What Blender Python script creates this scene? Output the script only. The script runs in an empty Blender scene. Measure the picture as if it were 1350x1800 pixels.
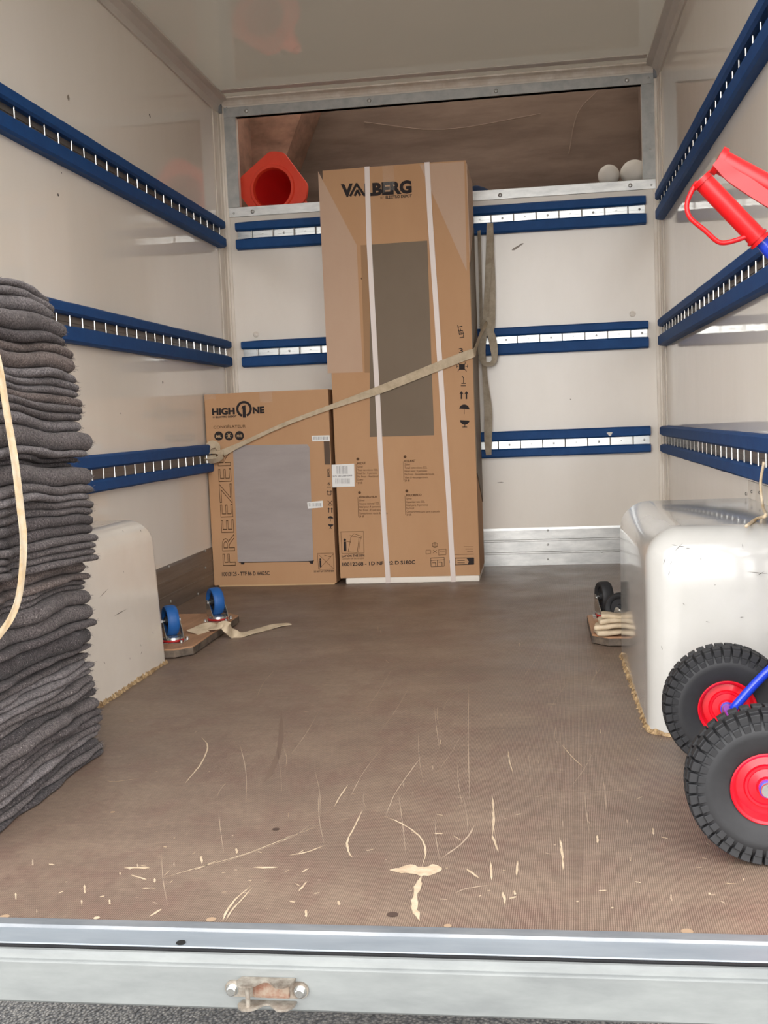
import bpy, bmesh, math, random
from mathutils import Vector, Matrix, Quaternion, noise
random.seed(7)
V = Vector
sc = bpy.context.scene
COL = sc.collection

# ---------------------------------------------------------------- camera
CAM = V((1.39057, -5.01684, 0.67794))
RT = V((0.98992122, 0.13566357, -0.04063709)); UP = V((0.02896312, 0.08694223, 0.99579224)); FW = V((-0.13862581, 0.98693285, -0.08213672))
FPX = 1949.67
cd = bpy.data.cameras.new('camera'); cam = bpy.data.objects.new('camera', cd); COL.objects.link(cam)
cd.sensor_fit = 'VERTICAL'; cd.sensor_height = 36.0; cd.lens = FPX * 36.0 / 1800.0; cd.clip_start = 0.05; cd.clip_end = 300
M4 = Matrix((RT, UP, -FW)).transposed().to_4x4(); M4.translation = CAM
cam.matrix_world = M4
sc.camera = cam
# ---------------------------------------------------------------- sky, sun, exposure
w = bpy.data.worlds.new('overcast_sky'); sc.world = w; w.use_nodes = True
w.node_tree.nodes['Background'].inputs[0].default_value = (0.97, 0.98, 1.0, 1)
w.node_tree.nodes['Background'].inputs[1].default_value = 1.45
sd = bpy.data.lights.new('hazy_sun', 'SUN'); sun = bpy.data.objects.new('hazy_sun', sd); COL.objects.link(sun)
sd.energy = 2.15; sd.angle = math.radians(88); sd.color = (1.0, 0.965, 0.92)
sun.rotation_euler = V((0.0, 0.96, -0.10)).to_track_quat('-Z', 'Y').to_euler()
sc.view_settings.view_transform = 'Standard'; sc.view_settings.look = 'None'
sc.view_settings.gamma = 1.0; sc.view_settings.use_curve_mapping = False
sc.view_settings.exposure = 1.3
W, L, H = 1.95, 3.595, 2.15

# ---------------------------------------------------------------- helpers
def at(u, v, ax, val):
    """point where the sight line through a pixel meets the plane axis=val"""
    d = FW + RT * ((u - 675) / FPX) - UP * ((v - 900) / FPX)
    return CAM + d * ((val - CAM[ax]) / d[ax])
def lin(c):
    return tuple(((x / 255) / 12.92 if x / 255 < .04045 else ((x / 255 + .055) / 1.055) ** 2.4) for x in c) + (1,)
def tag(o, label=None, cat=None, group=None, kind=None):
    if label: o['label'] = label
    if cat: o['category'] = cat
    if group: o['group'] = group
    if kind: o['kind'] = kind
    return o
def empty(name, loc=(0, 0, 0), rz=0):
    o = bpy.data.objects.new(name, None); COL.objects.link(o); o.location = loc; o.rotation_euler = (0, 0, rz); o.empty_display_size = .05
    return o
def link(name, me, m, parent=None, loc=None, rot=None, smooth=None):
    o = bpy.data.objects.new(name, me); COL.objects.link(o)
    if m and not me.materials: me.materials.append(m)
    if parent: o.parent = parent
    if loc is not None: o.location = loc
    if rot is not None: o.rotation_euler = rot
    if smooth is not None:
        for p in me.polygons: p.use_smooth = True
        if smooth < 3:
            try: me.set_sharp_from_angle(angle=smooth)
            except Exception: pass
    return o
def obj(name, bm, m, parent=None, loc=None, rot=None, smooth=None):
    me = bpy.data.meshes.new(name); bm.normal_update(); bm.to_mesh(me); bm.free()
    return link(name, me, m, parent, loc, rot, smooth)
def box(bm, a, b, bev=0, seg=2, mat=None):
    a, b = V(a), V(b)
    r = bmesh.ops.create_cube(bm, size=1)
    vs = r['verts']
    for v in vs:
        v.co = V(((a[i] + b[i]) / 2 + v.co[i] * (b[i] - a[i])) for i in range(3))
    if bev:
        es = list({e for v in vs for e in v.link_edges})
        r2 = bmesh.ops.bevel(bm, geom=es, offset=bev, segments=seg, affect='EDGES', profile=.5)
        vs = list({v for f in r2['faces'] for v in f.verts} | {v for v in vs if v.is_valid})
    if mat is not None:
        for v in vs: v.co = mat @ v.co
    return vs
def frame_of(d):
    d = d.normalized(); u = V((0, 0, 1)) if abs(d.z) < .95 else V((1, 0, 0))
    s = d.cross(u).normalized(); return s, s.cross(d).normalized()
def cr(pts, n=6):
    """Catmull-Rom"""
    pts = [V(p) for p in pts]
    if len(pts) < 3: return [pts[0].lerp(pts[1], i / n) for i in range(n + 1)]
    P = [2 * pts[0] - pts[1]] + pts + [2 * pts[-1] - pts[-2]]; out = []
    for i in range(1, len(P) - 2):
        for k in range(n):
            t = k / n; a, b, c, d = P[i - 1], P[i], P[i + 1], P[i + 2]
            out.append(.5 * ((2 * b) + (c - a) * t + (2 * a - 5 * b + 4 * c - d) * t * t + (3 * b - a - 3 * c + d) * t ** 3))
    out.append(pts[-1]); return out
def tube(bm, pts, r, seg=12, smooth_n=0, rf=None):
    if smooth_n: pts = cr(pts, smooth_n)
    pts = [V(p) for p in pts]; rings = []; s = None
    for i, p in enumerate(pts):
        d = (pts[min(i + 1, len(pts) - 1)] - pts[max(i - 1, 0)]).normalized()
        if s is None: s = frame_of(d)[0]; t = d.cross(s).normalized()
        else:
            s = (s - d * s.dot(d)).normalized(); t = d.cross(s).normalized()
        rr = r if rf is None else rf(i / (len(pts) - 1))
        rings.append([bm.verts.new(p + (s * math.cos(a) + t * math.sin(a)) * rr) for a in [2 * math.pi * k / seg for k in range(seg)]])
    for a, b in zip(rings, rings[1:]):
        for k in range(seg): bm.faces.new((a[k], a[(k + 1) % seg], b[(k + 1) % seg], b[k]))
    bm.faces.new(rings[0][::-1]); bm.faces.new(rings[-1])
def cyl(bm, a, b, r, seg=16, r2=None):
    tube(bm, [a, b], r, seg, rf=(lambda t: r + ((r2 if r2 is not None else r) - r) * t))
def lathe(bm, prof, seg=32, mat=None, close=False):
    """prof: (radius, height) about local Z"""
    rings = []
    for r, z in prof:
        rings.append([bm.verts.new(V((r * math.cos(2 * math.pi * k / seg), r * math.sin(2 * math.pi * k / seg), z))) for k in range(seg)])
    pairs = list(zip(rings, rings[1:])) + ([(rings[-1], rings[0])] if close else [])
    for a, b in pairs:
        for k in range(seg): bm.faces.new((a[k], a[(k + 1) % seg], b[(k + 1) % seg], b[k]))
    if not close:
        bm.faces.new(rings[0][::-1]); bm.faces.new(rings[-1])
    if mat is not None:
        for rg in rings:
            for v in rg: v.co = mat @ v.co
def prism(bm, poly, y0, y1, axis=1):
    """poly in the two other axes, extruded along axis"""
    def mk(p, t):
        c = list(p); c.insert(axis, t); return bm.verts.new(c)
    A = [mk(p, y0) for p in poly]; B = [mk(p, y1) for p in poly]
    n = len(poly)
    try:
        bm.faces.new(A); bm.faces.new(B[::-1])
    except Exception: pass
    for k in range(n): bm.faces.new((A[k], B[k], B[(k + 1) % n], A[(k + 1) % n]))
    bmesh.ops.recalc_face_normals(bm, faces=bm.faces[:])
def ribbon(bm, pts, width, nrm, thick=.0016, n=8, wav=0.0, sm=True):
    """strap: pts (V), nrm per point normals (flat face direction)"""
    P = cr(pts, n) if sm else [V(p) for p in pts]
    if isinstance(nrm, (tuple, Vector)): nrm = [nrm] * len(pts)
    N = cr(nrm, n) if sm else [V(p) for p in nrm]
    if isinstance(width, (int, float)): width = [width] * len(pts)
    Wd = [v.x for v in cr([V((a, 0, 0)) for a in width], n)] if sm else width
    rings = []
    for i, p in enumerate(P):
        d = (P[min(i + 1, len(P) - 1)] - P[max(i - 1, 0)])
        d = d.normalized() if d.length > 1e-9 else V((1, 0, 0))
        nn = N[i] - d * N[i].dot(d)
        nn = nn.normalized() if nn.length > 1e-6 else frame_of(d)[0]
        s = d.cross(nn); h = Wd[i] / 2; q = []
        K = 5
        for k in range(K):
            f = k / (K - 1) * 2 - 1
            off = wav * math.sin(f * 3 + i * .37)
            q.append((p + s * h * f + nn * (thick / 2 + off)))
        for k in range(K):
            f = 1 - k / (K - 1) * 2
            off = wav * math.sin(f * 3 + i * .37)
            q.append((p + s * h * f + nn * (-thick / 2 + off)))
        rings.append([bm.verts.new(c) for c in q])
    for a, b in zip(rings, rings[1:]):
        m_ = len(a)
        for k in range(m_): bm.faces.new((a[k], a[(k + 1) % m_], b[(k + 1) % m_], b[k]))
    bm.faces.new(rings[0][::-1]); bm.faces.new(rings[-1])

# ---------------------------------------------------------------- materials
MATS = {}
def mat(name, col, rough=.5, metal=0, spec=.5, noise_=None, bump=None, coat=0, coat_r=.1, extra=None, transp=None):
    """noise_: (scale, amount, colour2, stretch), bump: (scale, strength, distance)"""
    if name in MATS: return MATS[name]
    m = bpy.data.materials.new(name); m.use_nodes = True; MATS[name] = m
    nt = m.node_tree; b = nt.nodes['Principled BSDF']; N = nt.nodes.new; K = nt.links.new
    b.inputs['Base Color'].default_value = lin(col); b.inputs['Roughness'].default_value = rough
    b.inputs['Metallic'].default_value = metal; b.inputs['Specular IOR Level'].default_value = spec
    b.inputs['Coat Weight'].default_value = coat; b.inputs['Coat Roughness'].default_value = coat_r
    tc = N('ShaderNodeTexCoord')
    if noise_:
        sc_, amt, c2, st = noise_
        mp = N('ShaderNodeMapping'); mp.inputs['Scale'].default_value = st; K(tc.outputs['Object'], mp.inputs[0])
        nz = N('ShaderNodeTexNoise'); nz.inputs['Scale'].default_value = sc_; nz.inputs['Detail'].default_value = 6; nz.inputs['Roughness'].default_value = .65
        K(mp.outputs[0], nz.inputs['Vector'])
        rp = N('ShaderNodeValToRGB'); rp.color_ramp.elements[0].position = .5 - .25 / max(amt, .1) * .5; rp.color_ramp.elements[1].position = .5 + .25 / max(amt, .1) * .5
        K(nz.outputs['Fac'], rp.inputs[0])
        mx = N('ShaderNodeMix'); mx.data_type = 'RGBA'; mx.inputs['A'].default_value = lin(col); mx.inputs['B'].default_value = lin(c2)
        K(rp.outputs[0], mx.inputs['Factor']); K(mx.outputs['Result'], b.inputs['Base Color'])
    if bump:
        nz2 = N('ShaderNodeTexNoise'); nz2.inputs['Scale'].default_value = bump[0]; nz2.inputs['Detail'].default_value = 4; K(tc.outputs['Object'], nz2.inputs['Vector'])
        bp = N('ShaderNodeBump'); bp.inputs['Strength'].default_value = bump[1]; bp.inputs['Distance'].default_value = bump[2]
        K(nz2.outputs['Fac'], bp.inputs['Height']); K(bp.outputs[0], b.inputs['Normal'])
    return m

m_wall = mat('white_grp_panel', (242, 234, 223), .045, noise_=(2.2, .5, (235, 226, 213), (1, 1, .35)), bump=(5, .06, .01), spec=.5)
m_wall_back = mat('white_grp_back_panel', (240, 232, 221), .2, noise_=(2.6, .5, (230, 221, 208), (1, 1, .5)), bump=(4, .08, .01))
m_ceil = mat('ceiling_panel', (196, 186, 176), .12, noise_=(2.0, .5, (188, 178, 168), (1, 1, 1)), bump=(2, .03, .01))
m_trim = mat('white_trim', (244, 236, 224), .35, noise_=(14, .9, (222, 210, 194), (1, 1, .3)))
m_alu = mat('brushed_aluminium', (176, 176, 174), .38, metal=.75, noise_=(9, .8, (205, 204, 200), (1, .25, 3)), bump=(60, .12, .002))
m_alu_dark = mat('dull_aluminium', (128, 122, 116), .42, metal=.75, noise_=(7, .8, (150, 145, 140), (.3, .3, 5)), bump=(50, .12, .002))
m_cove = mat('pale_coving', (222, 214, 204), .35, metal=.0, noise_=(10, .6, (204, 196, 186), (1, .3, 1)))
m_galv = mat('galvanised_steel', (190, 190, 186), .5, metal=.3, noise_=(18, .9, (168, 170, 168), (1, 1, 1)), bump=(40, .1, .002))
m_galv_rear = mat('rear_sill_zinc', (114, 117, 116), .6, metal=.15, noise_=(14, .7, (132, 135, 133), (.5, 1, 2)), bump=(60, .12, .001))
m_zinc_blue = mat('pale_blue_aluminium', (126, 133, 139), .5, metal=.2, noise_=(12, .7, (142, 148, 153), (.4, 2, 1)))
m_darkstrip = mat('grey_edge_angle', (112, 116, 120), .5, metal=.4, noise_=(12, .8, (138, 140, 142), (.5, 2, 1)))
m_blue = mat('blue_rail_padding', (18, 66, 122), .62, spec=.3, noise_=(22, .6, (24, 76, 134), (1, 1, 1)), bump=(260, .25, .001))
m_track = mat('zinc_track', (196, 198, 196), .28, metal=.85)
m_black = mat('black_rubber', (24, 24, 26), .62, noise_=(30, .6, (34, 34, 36), (1, 1, 1)), bump=(160, .15, .001))
def translucent(name, col, fac, rough, out):
    m = mat(name, col, rough); nt = m.node_tree; b = nt.nodes['Principled BSDF']; tr = nt.nodes.new('ShaderNodeBsdfTranslucent'); tr.inputs[0].default_value = lin(out)
    mx = nt.nodes.new('ShaderNodeMixShader'); mx.inputs[0].default_value = fac; nt.links.new(b.outputs[0], mx.inputs[1]); nt.links.new(tr.outputs[0], mx.inputs[2]); nt.links.new(mx.outputs[0], nt.nodes['Material Output'].inputs[0]); return m
m_roof = translucent('roof_added_fill_light', (128, 122, 116), .20, .05, (255, 246, 232))  # translucency added so the roof lets fill light into the van
m_roof2 = translucent('locker_roof_fill_light', (130, 118, 108), .7, .5, (250, 246, 240))  # unseen locker ceiling, made translucent to brighten the locker
m_void = mat('dark_hole', (12, 11, 10), .9)
m_red = mat('red_plastic', (222, 20, 26), .36, noise_=(8, .5, (206, 16, 22), (1, 1, 1)), spec=.5)
m_redrim = mat('red_enamel', (216, 16, 36), .28, coat=.3)
m_bluepaint = mat('blue_enamel', (28, 60, 190), .25, coat=.4)
m_orange = mat('red_cone_plastic', (250, 84, 56), .5, noise_=(10, .5, (244, 70, 46), (1, 1, 1)))
m_cone_in = mat('inner_cone_plastic', (226, 40, 36), .5)
m_ply = mat('plywood_brown', (116, 98, 86), .75, spec=.2, noise_=(3.5, .9, (92, 76, 66), (.35, 1, 2)), bump=(30, .15, .003))
m_ply_red = mat('plywood_reddish', (152, 116, 98), .7, spec=.2, noise_=(4, .9, (112, 86, 72), (1, 1, 2)), bump=(30, .15, .003))
m_kraft = mat('kraft_cardboard', (192, 151, 114), .78, spec=.25, noise_=(5, .5, (184, 142, 105), (1, 1, .4)), bump=(4, .12, .01))
m_kraft_in = mat('cardboard_edge', (205, 172, 132), .85, spec=.1)
m_cream_print = mat('pale_beige_print', (196, 166, 142), .7, noise_=(5, .5, (190, 158, 134), (1, 1, .4)), spec=.25)
m_dark_print = mat('dark_taupe_print', (112, 95, 76), .55, noise_=(3, .6, (120, 103, 84), (1, 1, .6)), spec=.3)
m_mid_print = mat('mid_brown_print', (158, 122, 88), .65, spec=.3)
m_grey_print = mat('silver_grey_print', (168, 158, 154), .6, noise_=(5, .8, (156, 146, 142), (.5, 1, 2)), spec=.3)
m_grey_print2 = mat('darker_grey_print', (138, 128, 124), .6)
m_ink = mat('black_ink', (48, 42, 42), .8, spec=.2)
m_ink2 = mat('brown_ink', (92, 66, 46), .8, spec=.2)
m_stripe = mat('brown_stripe_print', (96, 80, 68), .8, spec=.2)
m_label = mat('white_label_paper', (232, 230, 226), .5)
m_band = mat('white_packing_band', (222, 208, 200), .4)
m_foam = mat('white_polystyrene', (240, 232, 220), .8, bump=(90, .3, .002))
m_strap = mat('beige_webbing', (204, 186, 160), .85, spec=.15, noise_=(30, .9, (182, 164, 138), (1, 1, 1)), bump=(320, .4, .001))
m_strap_d = mat('grey_beige_webbing', (192, 180, 160), .85, spec=.15, noise_=(24, .9, (168, 154, 134), (1, 1, 1)), bump=(320, .4, .001))
m_strap_l = mat('cream_webbing', (214, 200, 176), .85, spec=.15, noise_=(40, .8, (206, 178, 138), (1, 1, 1)), bump=(320, .4, .001))
m_arch = mat('white_gelcoat', (192, 190, 185), .14, noise_=(5, .6, (184, 182, 176), (1, 1, 1)), coat=.5, coat_r=.08, bump=(5, .06, .01))
m_arch_l = mat('cream_gelcoat', (232, 224, 212), .16, noise_=(5, .6, (224, 215, 202), (1, 1, 1)), coat=.4, coat_r=.1, bump=(5, .06, .01))
m_glue = mat('amber_sealant', (186, 158, 118), .5, noise_=(60, 1, (120, 92, 60), (1, 1, 1)), bump=(120, 1, .006))
m_scr = mat('bare_wood_scratch', (204, 184, 158), .8, spec=.15, noise_=(50, .8, (178, 156, 130), (1, 1, 1)))
m_scr2 = mat('faint_scratch', (172, 152, 132), .75, spec=.2)
m_scr3 = mat('dark_scuff', (74, 58, 50), .6)
m_chrome = mat('zinc_plated_steel', (200, 200, 196), .25, metal=.9)
m_bluewheel = mat('blue_caster_rubber', (22, 84, 150), .55, bump=(120, .15, .001))
m_board = mat('dolly_plywood', (184, 142, 108), .55, noise_=(7, .9, (152, 112, 82), (3, .5, 1)), bump=(60, .2, .001))
m_board_edge = mat('dark_board_edge', (62, 54, 48), .7, noise_=(20, 1, (110, 96, 82), (1, 1, 1)))
m_redring = mat('red_bearing_seal', (176, 30, 30), .45)
m_white = mat('white_foam_ball', (222, 216, 206), .9, bump=(80, .3, .003))
m_navy = mat('navy_cloth', (16, 40, 74), .9, bump=(60, .5, .005))
m_latch = mat('worn_cast_steel', (176, 168, 156), .42, metal=.55, noise_=(40, 1, (120, 108, 96), (1, 1, 1)), bump=(70, .35, .002))
m_rust = mat('rusty_steel', (118, 78, 60), .8, noise_=(60, 1.2, (140, 124, 108), (1, 1, 1)))
m_dirt = mat('dark_speck', (70, 64, 56), .8)

def clear_tape():
    m = bpy.data.materials.new('clear_tape'); m.use_nodes = True; nt = m.node_tree
    b = nt.nodes['Principled BSDF']; b.inputs['Base Color'].default_value = (.9, .85, .78, 1); b.inputs['Roughness'].default_value = .12
    b.inputs['Alpha'].default_value = .09
    nz = nt.nodes.new('ShaderNodeTexNoise'); nz.inputs['Scale'].default_value = 45; bp = nt.nodes.new('ShaderNodeBump'); bp.inputs['Strength'].default_value = .9; bp.inputs['Distance'].default_value = .006
    tc = nt.nodes.new('ShaderNodeTexCoord'); nt.links.new(tc.outputs['Object'], nz.inputs['Vector']); nt.links.new(nz.outputs['Fac'], bp.inputs['Height']); nt.links.new(bp.outputs[0], b.inputs['Normal'])
    return m
m_tape = clear_tape()

def blanket_mat(i, c1, c2):
    m = bpy.data.materials.new('grey_felt_%d' % i); m.use_nodes = True; nt = m.node_tree; N = nt.nodes.new; K = nt.links.new
    b = nt.nodes['Principled BSDF']; b.inputs['Roughness'].default_value = .95; b.inputs['Specular IOR Level'].default_value = .1
    b.inputs['Sheen Weight'].default_value = .08; b.inputs['Sheen Roughness'].default_value = .5
    tc = N('ShaderNodeTexCoord'); nz = N('ShaderNodeTexNoise'); nz.inputs['Scale'].default_value = 260; nz.inputs['Detail'].default_value = 3
    n2 = N('ShaderNodeTexNoise'); n2.inputs['Scale'].default_value = 16; n2.inputs['Detail'].default_value = 4
    n3 = N('ShaderNodeTexNoise'); n3.inputs['Scale'].default_value = 420; n3.inputs['Detail'].default_value = 1
    for n_ in (nz, n2, n3): K(tc.outputs['Object'], n_.inputs['Vector'])
    r = N('ShaderNodeValToRGB'); r.color_ramp.elements[0].position = .32; r.color_ramp.elements[1].position = .68
    r.color_ramp.elements[0].color = lin(c1); r.color_ramp.elements[1].color = lin(c2); K(nz.outputs['Fac'], r.inputs[0])
    r3 = N('ShaderNodeValToRGB'); r3.color_ramp.elements[0].position = .70; r3.color_ramp.elements[1].position = .76; K(n3.outputs['Fac'], r3.inputs[0])
    mx = N('ShaderNodeMix'); mx.data_type = 'RGBA'; K(r3.outputs[0], mx.inputs['Factor']); K(r.outputs[0], mx.inputs['A']); mx.inputs['B'].default_value = lin((206, 196, 188))
    mm = N('ShaderNodeMix'); mm.data_type = 'RGBA'; mm.blend_type = 'MULTIPLY'; mm.inputs['Factor'].default_value = .5
    r2 = N('ShaderNodeValToRGB'); r2.color_ramp.elements[0].position = .3; r2.color_ramp.elements[1].position = .7; r2.color_ramp.elements[0].color = (.55, .55, .55, 1); K(n2.outputs['Fac'], r2.inputs[0])
    K(mx.outputs['Result'], mm.inputs['A']); K(r2.outputs[0], mm.inputs['B']); K(mm.outputs['Result'], b.inputs['Base Color'])
    bp = N('ShaderNodeBump'); bp.inputs['Strength'].default_value = .9; bp.inputs['Distance'].default_value = .004
    K(nz.outputs['Fac'], bp.inputs['Height']); K(bp.outputs[0], b.inputs['Normal'])
    return m
FELT = [blanket_mat(0, (66, 60, 60), (124, 115, 113)), blanket_mat(1, (54, 48, 49), (106, 97, 96)), blanket_mat(2, (76, 65, 61), (132, 118, 112)), blanket_mat(3, (80, 75, 76), (144, 136, 135)), blanket_mat(4, (44, 40, 41), (88, 81, 81))]

def floor_mat():
    m = bpy.data.materials.new('brown_mesh_faced_plywood'); m.use_nodes = True; nt = m.node_tree; N = nt.nodes.new; K = nt.links.new
    b = nt.nodes['Principled BSDF']; tc = N('ShaderNodeTexCoord')
    def nz(scale, st=(1, 1, 1), det=6, rough=.6):
        mp = N('ShaderNodeMapping'); mp.inputs['Scale'].default_value = st; K(tc.outputs['Object'], mp.inputs[0])
        n_ = N('ShaderNodeTexNoise'); n_.inputs['Scale'].default_value = scale; n_.inputs['Detail'].default_value = det; n_.inputs['Roughness'].default_value = rough
        K(mp.outputs[0], n_.inputs['Vector']); return n_
    def ramp(src, p0, p1, c0=(0, 0, 0, 1), c1=(1, 1, 1, 1)):
        r = N('ShaderNodeValToRGB'); r.color_ramp.elements[0].position = p0; r.color_ramp.elements[1].position = p1
        r.color_ramp.elements[0].color = c0; r.color_ramp.elements[1].color = c1; K(src, r.inputs[0]); return r
    base = ramp(nz(3.6, (.8, 1.3, 1), 10, .72).outputs['Fac'], .38, .62, lin((98, 82, 71)), lin((120, 103, 88)))
    red = ramp(nz(9, (1, .7, 1), 10, .75).outputs['Fac'], .48, .62)
    mx = N('ShaderNodeMix'); mx.data_type = 'RGBA'; K(red.outputs[0], mx.inputs['Factor']); K(base.outputs[0], mx.inputs['A']); mx.inputs['B'].default_value = lin((101, 80, 70))
    # fine wire-mesh lines
    mp = N('ShaderNodeMapping'); K(tc.outputs['Object'], mp.inputs[0]); mp.inputs['Rotation'].default_value = (0, 0, math.radians(2))
    wx = N('ShaderNodeTexWave'); wx.bands_direction = 'X'; wx.inputs['Scale'].default_value = 104; wx.inputs['Distortion'].default_value = .5; wx.inputs['Detail'].default_value = 1
    wy = N('ShaderNodeTexWave'); wy.bands_direction = 'Y'; wy.inputs['Scale'].default_value = 55; wy.inputs['Distortion'].default_value = .5
    K(mp.outputs[0], wx.inputs['Vector']); K(mp.outputs[0], wy.inputs['Vector'])
    mn = N('ShaderNodeMath'); mn.operation = 'MULTIPLY_ADD'; K(wx.outputs['Fac'], mn.inputs[0]); mn.inputs[1].default_value = .85
    m2 = N('ShaderNodeMath'); m2.operation = 'MULTIPLY'; K(wy.outputs['Fac'], m2.inputs[0]); m2.inputs[1].default_value = .15; K(m2.outputs[0], mn.inputs[2])
    lf = ramp(mn.outputs[0], .35, .95)
    amt = N('ShaderNodeMath'); amt.operation = 'MULTIPLY'; K(lf.outputs[0], amt.inputs[0]); amt.inputs[1].default_value = .42
    mx2 = N('ShaderNodeMix'); mx2.data_type = 'RGBA'; K(amt.outputs[0], mx2.inputs['Factor']); K(mx.outputs['Result'], mx2.inputs['A']); mx2.inputs['B'].default_value = lin((180, 156, 138))
    # long faint wear streaks
    s1 = ramp(nz(7, (.35, 5, 1), 8, .75).outputs['Fac'], .60, .78); s2 = ramp(nz(6, (5, .4, 1), 8, .75).outputs['Fac'], .62, .80)
    ad = N('ShaderNodeMath'); ad.operation = 'MAXIMUM'; K(s1.outputs[0], ad.inputs[0]); K(s2.outputs[0], ad.inputs[1])
    am = N('ShaderNodeMath'); am.operation = 'MULTIPLY'; K(ad.outputs[0], am.inputs[0]); am.inputs[1].default_value = .55
    mx3 = N('ShaderNodeMix'); mx3.data_type = 'RGBA'; K(am.outputs[0], mx3.inputs['Factor']); K(mx2.outputs['Result'], mx3.inputs['A']); mx3.inputs['B'].default_value = lin((162, 142, 124))
    sp = ramp(nz(70, det=4, rough=.7).outputs['Fac'], .3, .7, (.84, .84, .84, 1), (1.14, 1.14, 1.14, 1)); mx4 = N('ShaderNodeMix'); mx4.data_type = 'RGBA'; mx4.blend_type = 'MULTIPLY'; mx4.inputs['Factor'].default_value = 1
    K(mx3.outputs['Result'], mx4.inputs['A']); K(sp.outputs[0], mx4.inputs['B']); K(mx4.outputs['Result'], b.inputs['Base Color'])
    rr = ramp(nz(4, det=5).outputs['Fac'], .3, .7, (.36,) * 3 + (1,), (.52,) * 3 + (1,)); K(rr.outputs[0], b.inputs['Roughness'])
    b.inputs['Specular IOR Level'].default_value = .35
    bp = N('ShaderNodeBump'); bp.inputs['Strength'].default_value = .35; bp.inputs['Distance'].default_value = .0006; K(mn.outputs[0], bp.inputs['Height']); K(bp.outputs[0], b.inputs['Normal'])
    return m
def asphalt_mat():
    m = bpy.data.materials.new('coarse_asphalt'); m.use_nodes = True; nt = m.node_tree; N = nt.nodes.new; K = nt.links.new
    b = nt.nodes['Principled BSDF']; b.inputs['Roughness'].default_value = .7; tc = N('ShaderNodeTexCoord')
    v = N('ShaderNodeTexVoronoi'); v.inputs['Scale'].default_value = 120; K(tc.outputs['Object'], v.inputs['Vector'])
    r = N('ShaderNodeValToRGB'); r.color_ramp.elements[0].color = lin((122, 118, 112)); r.color_ramp.elements[1].color = lin((34, 32, 31)); r.color_ramp.elements[0].position = .15; r.color_ramp.elements[1].position = .75
    K(v.outputs['Distance'], r.inputs[0])
    sp = N('ShaderNodeSeparateColor'); K(v.outputs['Color'], sp.inputs[0])
    mx = N('ShaderNodeMix'); mx.data_type = 'RGBA'; mx.blend_type = 'MULTIPLY'; mx.inputs['Factor'].default_value = .75; K(r.outputs[0], mx.inputs['A'])
    r2 = N('ShaderNodeValToRGB'); r2.color_ramp.elements[0].color = (.35, .35, .35, 1); r2.color_ramp.elements[1].color = (1.4, 1.38, 1.33, 1); K(sp.outputs[0], r2.inputs[0]); K(r2.outputs[0], mx.inputs['B'])
    K(mx.outputs['Result'], b.inputs['Base Color'])
    bp = N('ShaderNodeBump'); bp.invert = True; bp.inputs['Strength'].default_value = 1; bp.inputs['Distance'].default_value = .01; K(v.outputs['Distance'], bp.inputs['Height']); K(bp.outputs[0], b.inputs['Normal'])
    return m
m_floor = floor_mat(); m_asph = asphalt_mat()

# ---------------------------------------------------------------- the van body
def struct(name, bm, m, parent=None, **k):
    o = obj(name, bm, m, parent, **k)
    if parent is None: o['kind'] = 'structure'
    return o
GZ = -.80
bm = bmesh.new(); box(bm, (-30, -30, GZ - .2), (32, 30, GZ)); struct('ground', bm, m_asph)
bm = bmesh.new(); box(bm, (0, -L, -.03), (W, 0, 0)); floor = struct('floor', bm, m_floor)
bm = bmesh.new(); box(bm, (-.04, -L, -.05), (0, .0, H + .04)); wall_l = struct('wall_left', bm, m_wall)
bm = bmesh.new(); box(bm, (W, -L, -.05), (W + .04, .0, H + .04)); wall_r = struct('wall_right', bm, m_wall)
bm = bmesh.new(); box(bm, (0, -L, H), (W, 0, H + .04)); ceil = struct('ceiling', bm, m_roof)
OX0, OX1, OZ0, OZ1 = .082, 1.876, 1.671, 2.072     # opening into the over-cab locker
bm = bmesh.new()
box(bm, (-.04, 0, -.05), (W + .04, .03, OZ0)); box(bm, (-.04, 0, OZ1), (W + .04, .03, 2.44))
box(bm, (-.04, 0, OZ0), (OX0, .03, OZ1)); box(bm, (OX1, 0, OZ0), (W + .04, .03, OZ1))
wall_b = struct('wall_back', bm, m_wall_back)
# over-cab locker
bm = bmesh.new(); box(bm, (0, .95, 1.56), (W, .97, 2.44)); struct('wall_locker_back', bm, m_ply)
bm = bmesh.new(); box(bm, (-.02, .03, 1.56), (.0, .95, 2.44)); struct('wall_locker_left', bm, m_ply_red)
bm = bmesh.new(); box(bm, (W, .03, 1.56), (W + .02, .95, 2.44)); struct('wall_locker_right', bm, m_ply)
bm = bmesh.new(); box(bm, (0, .03, 1.58), (W, .95, 1.60)); struct('floor_locker', bm, m_ply)
bm = bmesh.new(); box(bm, (0, .03, 2.42), (W, .95, 2.44)); struct('ceiling_locker', bm, m_roof2)
# sloping worn panels inside the locker
bm = bmesh.new(); prism(bm, [(0.0, 1.62), (.0, 2.40), (.34, 2.40)], .60, .94); struct('trim_1', bm, m_ply_red)
bm = bmesh.new(); tube(bm, [at(1050, 160, 1, .93), at(1015, 200, 1, .93), at(1000, 270, 1, .93)], .003, 6, 4); tube(bm, [at(640, 215, 1, .93), at(780, 228, 1, .93), at(950, 200, 1, .93)], .003, 6, 4)
struct('trim_2', bm, mat('pale_scuff', (126, 106, 92), .8))
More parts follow.
